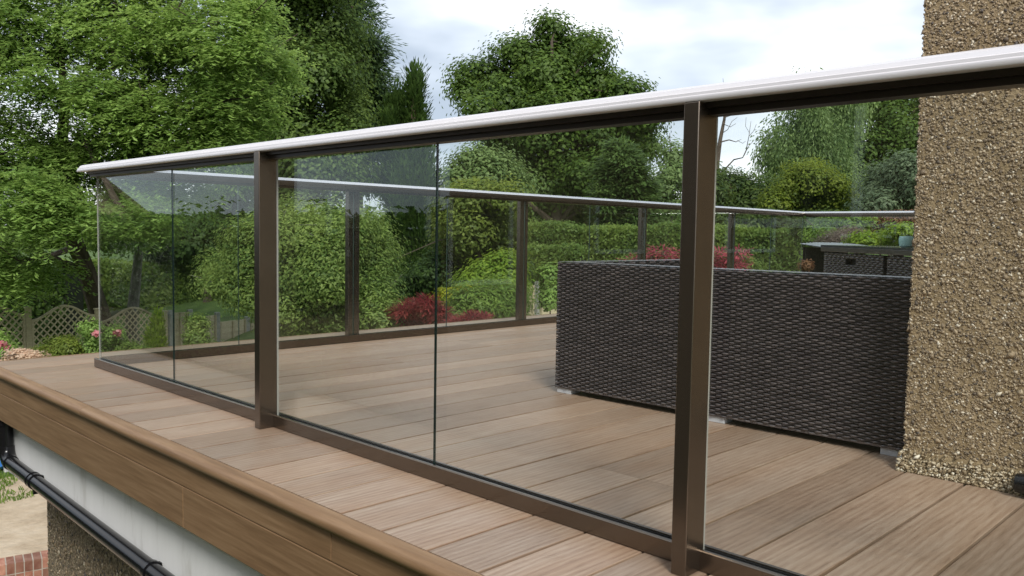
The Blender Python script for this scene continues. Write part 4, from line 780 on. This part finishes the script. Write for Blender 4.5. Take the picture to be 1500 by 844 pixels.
hedge('dark_hedge', 'dark tall hedge in deep shade behind the trellis at the left', he, hf, at(0, 395, 24)[2], 1.5, 'deepgreen', 20000, 0.15)
hg, hi = at(752, 395, 20.8), at(850, 400, 20.4)
hedge('ivy_hedge', 'shaggy darker hedge below the clipped top left of the sofa', hg, hi, at(790, 368, 20.5)[2], 0.8, 'hedge', 9000, 0.11, zb=at(790, 416, 20.5)[2])

# ------------------------------------------------------------------ trellis fence
tf = thing('trellis_fence', 'wavy topped wooden diamond trellis fence beyond the deck at the left', 'fence', (*at(143, 455, 18.5)[:2], -2.7))
tb = np.array(tf.location)
tp_ = [at(-172, 455, 14.6), at(-66, 455, 15.7), at(41, 455, 17.0), at(143, 457, 18.4), at(241, 460, 20.0)]
for i, p in enumerate(tp_):
    x_, y_ = p[:2]; zg = float(terrain(x_, y_)); top = p[2] + 0.05
    mb = MB(); mb.box((x_ - 0.05, y_ - 0.05, zg - 0.1), (x_ + 0.05, y_ + 0.05, top)); o = mb.build('fence_post', M['fence_wood'], tf, off=tb, loc=(0, 0, 0))
    mb = MB(); mb.box((x_ - 0.065, y_ - 0.065, top + 0.001), (x_ + 0.065, y_ + 0.065, top + 0.03)); mb.build('post_cap', M['fence_wood'], o, off=tb, loc=(0, 0, 0))
for p, q in zip(tp_[:-1], tp_[1:]):
    p2, q2 = np.array(p[:2]), np.array(q[:2]); d = q2 - p2; Ln = np.linalg.norm(d) - 0.13; d = d / np.linalg.norm(d); o2 = p2 + d * 0.065; nr = np.array([-d[1], d[0]])
    zl = (p[2] + q[2]) / 2 - 0.12; zb = zl - 1.25; hump = 0.26
    def topz(t): return zl + hump * 0.5 * (1 - math.cos(2 * math.pi * t / Ln))
    def W3(t, z, o=0.0): r = o2 + d * t + nr * o; return (r[0], r[1], z)
    fm = MB(); n_ = 24
    for k in range(n_):
        a, b = Ln * k / n_, Ln * (k + 1) / n_
        vs = [W3(t, z, o) for t in (a, b) for z, o in ((topz(t) - 0.045, -0.022), (topz(t), -0.022), (topz(t), 0.022), (topz(t) - 0.045, 0.022))]
        fm.add(vs, [(0, 1, 5, 4), (1, 2, 6, 5), (2, 3, 7, 6), (3, 0, 4, 7)])
    for a, b in ((0, 0.045), (Ln - 0.045, Ln)):
        vs = [W3(t, z, o) for t in (a, b) for z, o in ((zb, -0.022), (topz(t) - 0.04, -0.022), (topz(t) - 0.04, 0.022), (zb, 0.022))]
        fm.add(vs, [(0, 1, 5, 4), (1, 2, 6, 5), (2, 3, 7, 6), (3, 0, 4, 7), (0, 3, 2, 1), (4, 5, 6, 7)])
    vs = [W3(t, z, o) for t in (0, Ln) for z, o in ((zb, -0.024), (zb + 0.045, -0.024), (zb + 0.045, 0.024), (zb, 0.024))]; fm.add(vs, [(0, 1, 5, 4), (1, 2, 6, 5), (2, 3, 7, 6), (3, 0, 4, 7)])
    fo = fm.build('trellis_frame', M['fence_wood'], tf, off=tb, loc=(0, 0, 0))
    lm = MB(); sp = 0.155; hw = 0.015
    for sgn, oo in ((1, -0.008), (-1, 0.008)):
        k = -20
        while k < 40:
            c = k * sp; pts_ = []
            for m_i in range(61):
                t = Ln * m_i / 60; z = zb + sgn * (t - (0 if sgn > 0 else Ln)) * 1.0 + c if sgn > 0 else zb + (Ln - t) + c
                if sgn > 0: z = zb + t + c
                if zb + 0.01 <= z <= topz(t) - 0.01: pts_.append((t, z))
            if len(pts_) > 1:
                (t0, za), (t1, zc) = pts_[0], pts_[-1]
                e_ = hw * 0.7071; s1 = sgn
                a = [W3(t0 - e_ * s1, za + e_, oo - 0.004), W3(t0 + e_ * s1, za - e_, oo - 0.004), W3(t1 + e_ * s1, zc - e_, oo - 0.004), W3(t1 - e_ * s1, zc + e_, oo - 0.004)]
                b = [W3(t0 - e_ * s1, za + e_, oo + 0.004), W3(t0 + e_ * s1, za - e_, oo + 0.004), W3(t1 + e_ * s1, zc - e_, oo + 0.004), W3(t1 - e_ * s1, zc + e_, oo + 0.004)]
                lm.add(a + b, [(0, 1, 2, 3), (7, 6, 5, 4), (0, 4, 5, 1), (1, 5, 6, 2), (2, 6, 7, 3), (3, 7, 4, 0)])
            k += 1
    lo = lm.build('lattice', M['fence_wood'], tf, off=tb, loc=(0, 0, 0)); lo['kind'] = 'stuff'

# ------------------------------------------------------------------ lap panel fences with concrete posts
def lap_fence(name, label, pts, zdrop=1.55):
    b_ = np.array([*pts[0][:2], float(terrain(*pts[0][:2]))]); root = thing(name, label, 'fence', b_)
    for p in pts:
        x_, y_ = p[:2]; mb = MB(); mb.box((x_ - 0.055, y_ - 0.055, float(terrain(x_, y_)) - 0.1), (x_ + 0.055, y_ + 0.055, p[2] + 0.06)); mb.build('concrete_post', M['concrete'], root, off=b_, loc=(0, 0, 0))
    for p, q in zip(pts[:-1], pts[1:]):
        p2, q2 = np.array(p[:2]), np.array(q[:2]); d = unit(q2 - p2); nr = np.array([-d[1], d[0]]); a, b = p2 + d * 0.06, q2 - d * 0.06
        nb = 11; zt = min(p[2], q[2])
        for k in range(nb):
            z1 = zt - k * zdrop / nb; z0_ = z1 - zdrop / nb - 0.012
            mb = MB(); vs = []
            for e_ in (a, b):
                for z, o in ((z0_, -0.022), (z1, -0.008), (z1, 0.004), (z0_, -0.010)): r = e_ + nr * o; vs.append((r[0], r[1], z))
            mb.add(vs, [(0, 1, 5, 4), (1, 2, 6, 5), (2, 3, 7, 6), (3, 0, 4, 7), (0, 3, 2, 1), (4, 5, 6, 7)])
            mb.build('slat', M['fence_wood'], root, off=b_, loc=(0, 0, 0))
        for k in range(3):
            t = a + (b - a) * (0.04 + 0.46 * k); mb = MB(); mb.box((t[0] - 0.02, t[1] - 0.02, zt - zdrop), (t[0] + 0.02, t[1] + 0.02, zt + 0.0)); mb.build('batten', M['fence_wood'], root, off=b_ + np.array([0, 0, 0]), loc=(-nr[0] * 0.03, -nr[1] * 0.03, 0))
lap_fence('panel_fence', 'wooden panel fence with pale concrete posts right of the trellis', [at(250, 458, 20.3), at(278, 457, 20.6), at(318, 461, 21.6), at(362, 467, 22.6), at(415, 470, 23.4)])
lap_fence('panel_fence', 'weathered panel fence below the hedge left of the sofa', [at(715, 416, 20.0), at(788, 416, 19.8), at(864, 416, 19.6)])

# ------------------------------------------------------------------ log store with corrugated roof
ls = at(1208, 372, 12.5); lg = float(terrain(ls[0], ls[1]))
lt = thing('log_store', 'dark timber log store with a pale corrugated roof behind the end balustrade', 'log store', (ls[0], ls[1], lg), rz=math.atan2(RIGHT[1], RIGHT[0]))
h_ = at(1186, 361, 12.5)[2] - lg
mb = MB()
for a in (0.30, 0.46): mb.box((a, 0.0, 0), (a + 0.05, 0.05, h_ - 0.03)); mb.box((a, 0.6, 0), (a + 0.05, 0.65, h_ - 0.05))
mb.box((-0.085, 0.652, 0.0), (0.60, 0.672, h_ - 0.02)); mb.build('timber_frame', M['log'], lt)
mb = MB(); vs = []; fs = []; nc = 40
for j, (yy, zz) in enumerate(((-0.12, 0.0), (0.75, 0.035))):
    for k in range(nc + 1):
        x_ = -0.11 + 0.72 * k / nc; vs.append((x_, yy, h_ + zz + 0.02 * min(1, 3 * k / nc) + 0.007 * math.sin(k * 2.3)))
for k in range(nc): fs.append((k, k + 1, nc + 2 + k, nc + 1 + k))
vs2 = [(x, y, z - 0.01) for x, y, z in vs]; mb.add(vs + vs2, fs + [tuple(i + 2 * nc + 2 for i in reversed(f)) for f in fs]); mb.build('corrugated_roof', M['corrugated'], lt)

# ------------------------------------------------------------------ brick edging and blue sack, grass tufts below the deck
be = thing('brick_edging', 'low red brick edging beside the sandy soil below the deck', 'wall', (0.6, 4.2, -2.75))
p0, p1 = np.array([-0.6, 4.60]), np.array([1.3, 4.19]); d = unit(p1 - p0); nr = np.array([-d[1], d[0]]); ang = math.atan2(d[1], d[0])
bm_ = None
for row in range(2):
    for k in range(26):
        c = p0 + d * (k * 0.076 + 0.0)
        if bm_ is None:
            mb = MB(); mb.box((-0.0325, -0.1075, -0.1), (0.0325, 0.1075, 0.0)); bm_ = mb.mesh('brick', M['brick'])
        o = link('brick', bm_, be, loc=(c[0] - 0.6, c[1] - 4.2, 0.235 - row * 0.112 + rng.uniform(-0.003, 0.003))); o.rotation_euler = (0, 0, ang)
mb = MB(); a = p0 - d * 0.03; b = p1 + d * 0.05; w_ = nr * 0.1035
mb.add([(*q, -2.95) for q in (a - w_, b - w_, b + w_, a + w_)] + [(*q, -2.75 + 0.229) for q in (a - w_, b - w_, b + w_, a + w_)], [(0, 3, 2, 1), (4, 5, 6, 7), (0, 1, 5, 4), (1, 2, 6, 5), (2, 3, 7, 6), (3, 0, 4, 7)])
mb.build('mortar', M['mortar'], be, off=(0.6, 4.2, -2.75), loc=(0, 0, 0))
bp_ = at(-6, 668, 12.0)
mb = MB(); mb.lathe([(0.0, 0.0), (0.20, 0.0), (0.27, 0.08), (0.25, 0.22), (0.17, 0.32), (0.05, 0.36), (0.07, 0.42), (0.0, 0.40)], (0, 0, 0), 20)
mb.v = [(x * 0.7, y * 0.7, z * 0.6) for x, y, z in mb.v]
bs = mb.build('blue_sack', M['blue'], smooth=True, loc=(bp_[0], bp_[1], float(terrain(bp_[0], bp_[1])) + 0.02)); tag(bs, 'blue plastic sack on the lawn at the left edge below the deck', 'sack')
for v in bs.data.vertices: v.co += Vector(rng.normal(0, 0.016, 3)); v.co.z = max(v.co.z, 0)
n = 30000; gxs = rng.uniform(-2.2, 4.6, n); gys = rng.uniform(6.6, 15.0, n)
keep = (gys > 7.9 - 0.9 * np.sin(gxs * 2.1) * 0.4 - np.clip(1.9 - gxs, 0, 3) * 0.7) | ((np.abs(gxs - 1.35) < 0.30) & (np.abs(gys - 7.25) < 0.22)); gxs, gys = gxs[keep], gys[keep]; n = len(gxs)
P_ = np.stack([gxs, gys, terrain(gxs, gys) + 0.045], 1); ax = unit(np.array([0, 0, 1.0]) + rng.normal(0, 0.35, (n, 3))); sd = unit(np.cross(ax, rng.normal(0, 1, (n, 3))))
V_, F_, T_ = leaves(P_, ax, sd, 0.12, 0.018, np.clip(rng.normal(0.5, 0.25, n), 0, 1))
tag(link('grass', np_mesh('grass', V_, F_, M['leaf_grass'], T_)), 'lush green grass at the edge of the bare soil', kind='stuff')

# ------------------------------------------------------------------ far woodland (one mass), and what stands across the garden on the near side
def wood(name, label, spans, leaf, n, size, clump):
    bl = []
    for (u, v, Z, ru, rv) in spans: c = at(u, v, Z); bl.append((c[0], c[1], c[2], ru * Z / F, 2.5, rv * Z / F))
    V_, F_, T_ = blob_leaves(bl, 'broad', n, size, size * 0.7, clump, 20); return tag(link(name, np_mesh(name, V_, F_, M['leaf_' + leaf], T_)), label, kind='stuff')
sp = [(u, 360 + 20 * math.sin(u * 0.05), 62, 55, 62) for u in range(-200, 560, 50)] + [(u, 335 + 8 * math.sin(u * 0.07), 62, 45, 48) for u in range(560, 1420, 45)]
wood('far_wood', 'far dark green woodland closing the view behind the garden trees', sp, 'darkoak', 36000, 0.7, 1.0)
def blobs_world(lst): return [(x, y, z, r, r, h) for x, y, z, r, h in lst]
lst = [(-26 + 1.5 * math.sin(k * 2.3), -14 + 4.2 * k, -0.8, 3.0, 2.6 + 0.7 * math.sin(k * 1.7)) for k in range(18)]
V_, F_, T_ = blob_leaves(blobs_world(lst), 'broad', 12000, 0.55, 0.36, 0.6, 20)
tag(link('boundary_wood', np_mesh('boundary_wood', V_, F_, M['leaf_darkoak'], T_)), 'row of dark bushes along the boundary on the open side of the deck', kind='stuff')
wg = thing('house_wing', 'rendered house wing on the open side of the deck, mirrored in the right panes', 'house', (-8.2, -3.4, -2.75))
mb = MB(); mb.box((-3.0, -6.6, 0), (3.0, 6.5, 6.4)); mb.build('wall', M['dash_far'], wg)
mb = MB(); mb.add([(3.35, -6.9, 6.3), (3.35, 6.8, 6.3), (0, 6.8, 8.4), (0, -6.9, 8.4), (-3.35, -6.9, 6.3), (-3.35, 6.8, 6.3)], [(0, 1, 2, 3), (3, 2, 5, 4), (0, 3, 4), (1, 5, 2), (0, 4, 5, 1)]); mb.build('roof', M['roof_tile'], wg)
for yy in (-3.0, 2.2):
    mb = MB(); mb.box((3.001, yy - 0.8, 3.6), (3.04, yy + 0.8, 4.9)); w_o = mb.build('window_frame', M['upvc'], wg)
    mb = MB(); mb.box((3.041, yy - 0.72, 3.68), (3.045, yy + 0.72, 4.82)); mb.build('pane', M['window'], w_o)
hedge('boundary_hedge', 'tall dark boundary hedge on the open side of the deck, mirrored in the left panes', np.array([-7.5, 5.0]), np.array([-7.5, 46.0]), 0.95, 1.4, 'deepgreen', 12000, 0.3)
nh = thing('neighbour_house', 'neighbouring house with a brown tiled pitched roof mirrored in the first pane', 'house', (-5.4, 29.7, -2.75))
hw, hd, ez, rz_ = 4.2, 6.0, 3.98, 7.3
mb = MB(); mb.box((-hw, -hd, 0), (hw, hd, ez)); mb.add([(-hw, -hd + 0.001, ez), (hw, -hd + 0.001, ez), (0, -hd + 0.001, rz_)], [(0, 1, 2)]); mb.build('wall', M['dash_far'], nh)
mb = MB()
for s_ in (-1, 1):
    mb.add([(s_ * (hw + 0.4), -hd - 0.3, ez - 0.15), (s_ * (hw + 0.4), hd + 0.3, ez - 0.15), (0, hd + 0.3, rz_ + 0.1), (0, -hd - 0.3, rz_ + 0.1), (s_ * (hw + 0.4), -hd - 0.3, ez - 0.30), (s_ * (hw + 0.4), hd + 0.3, ez - 0.30), (0, hd + 0.3, rz_ - 0.05), (0, -hd - 0.3, rz_ - 0.05)], [(0, 1, 2, 3), (7, 6, 5, 4), (0, 4, 5, 1), (3, 2, 6, 7), (0, 3, 7, 4), (1, 5, 6, 2)])
mb.build('roof', M['roof_tile'], nh)
for yy in (-2.5, 2.5):
    mb = MB(); mb.box((hw + 0.001, yy - 0.7, 1.0), (hw + 0.05, yy + 0.7, 2.2)); w_o = mb.build('window_frame', M['upvc'], nh)
    mb = MB(); mb.box((hw + 0.051, yy - 0.62, 1.08), (hw + 0.055, yy + 0.62, 2.12)); mb.build('pane', M['window'], w_o)
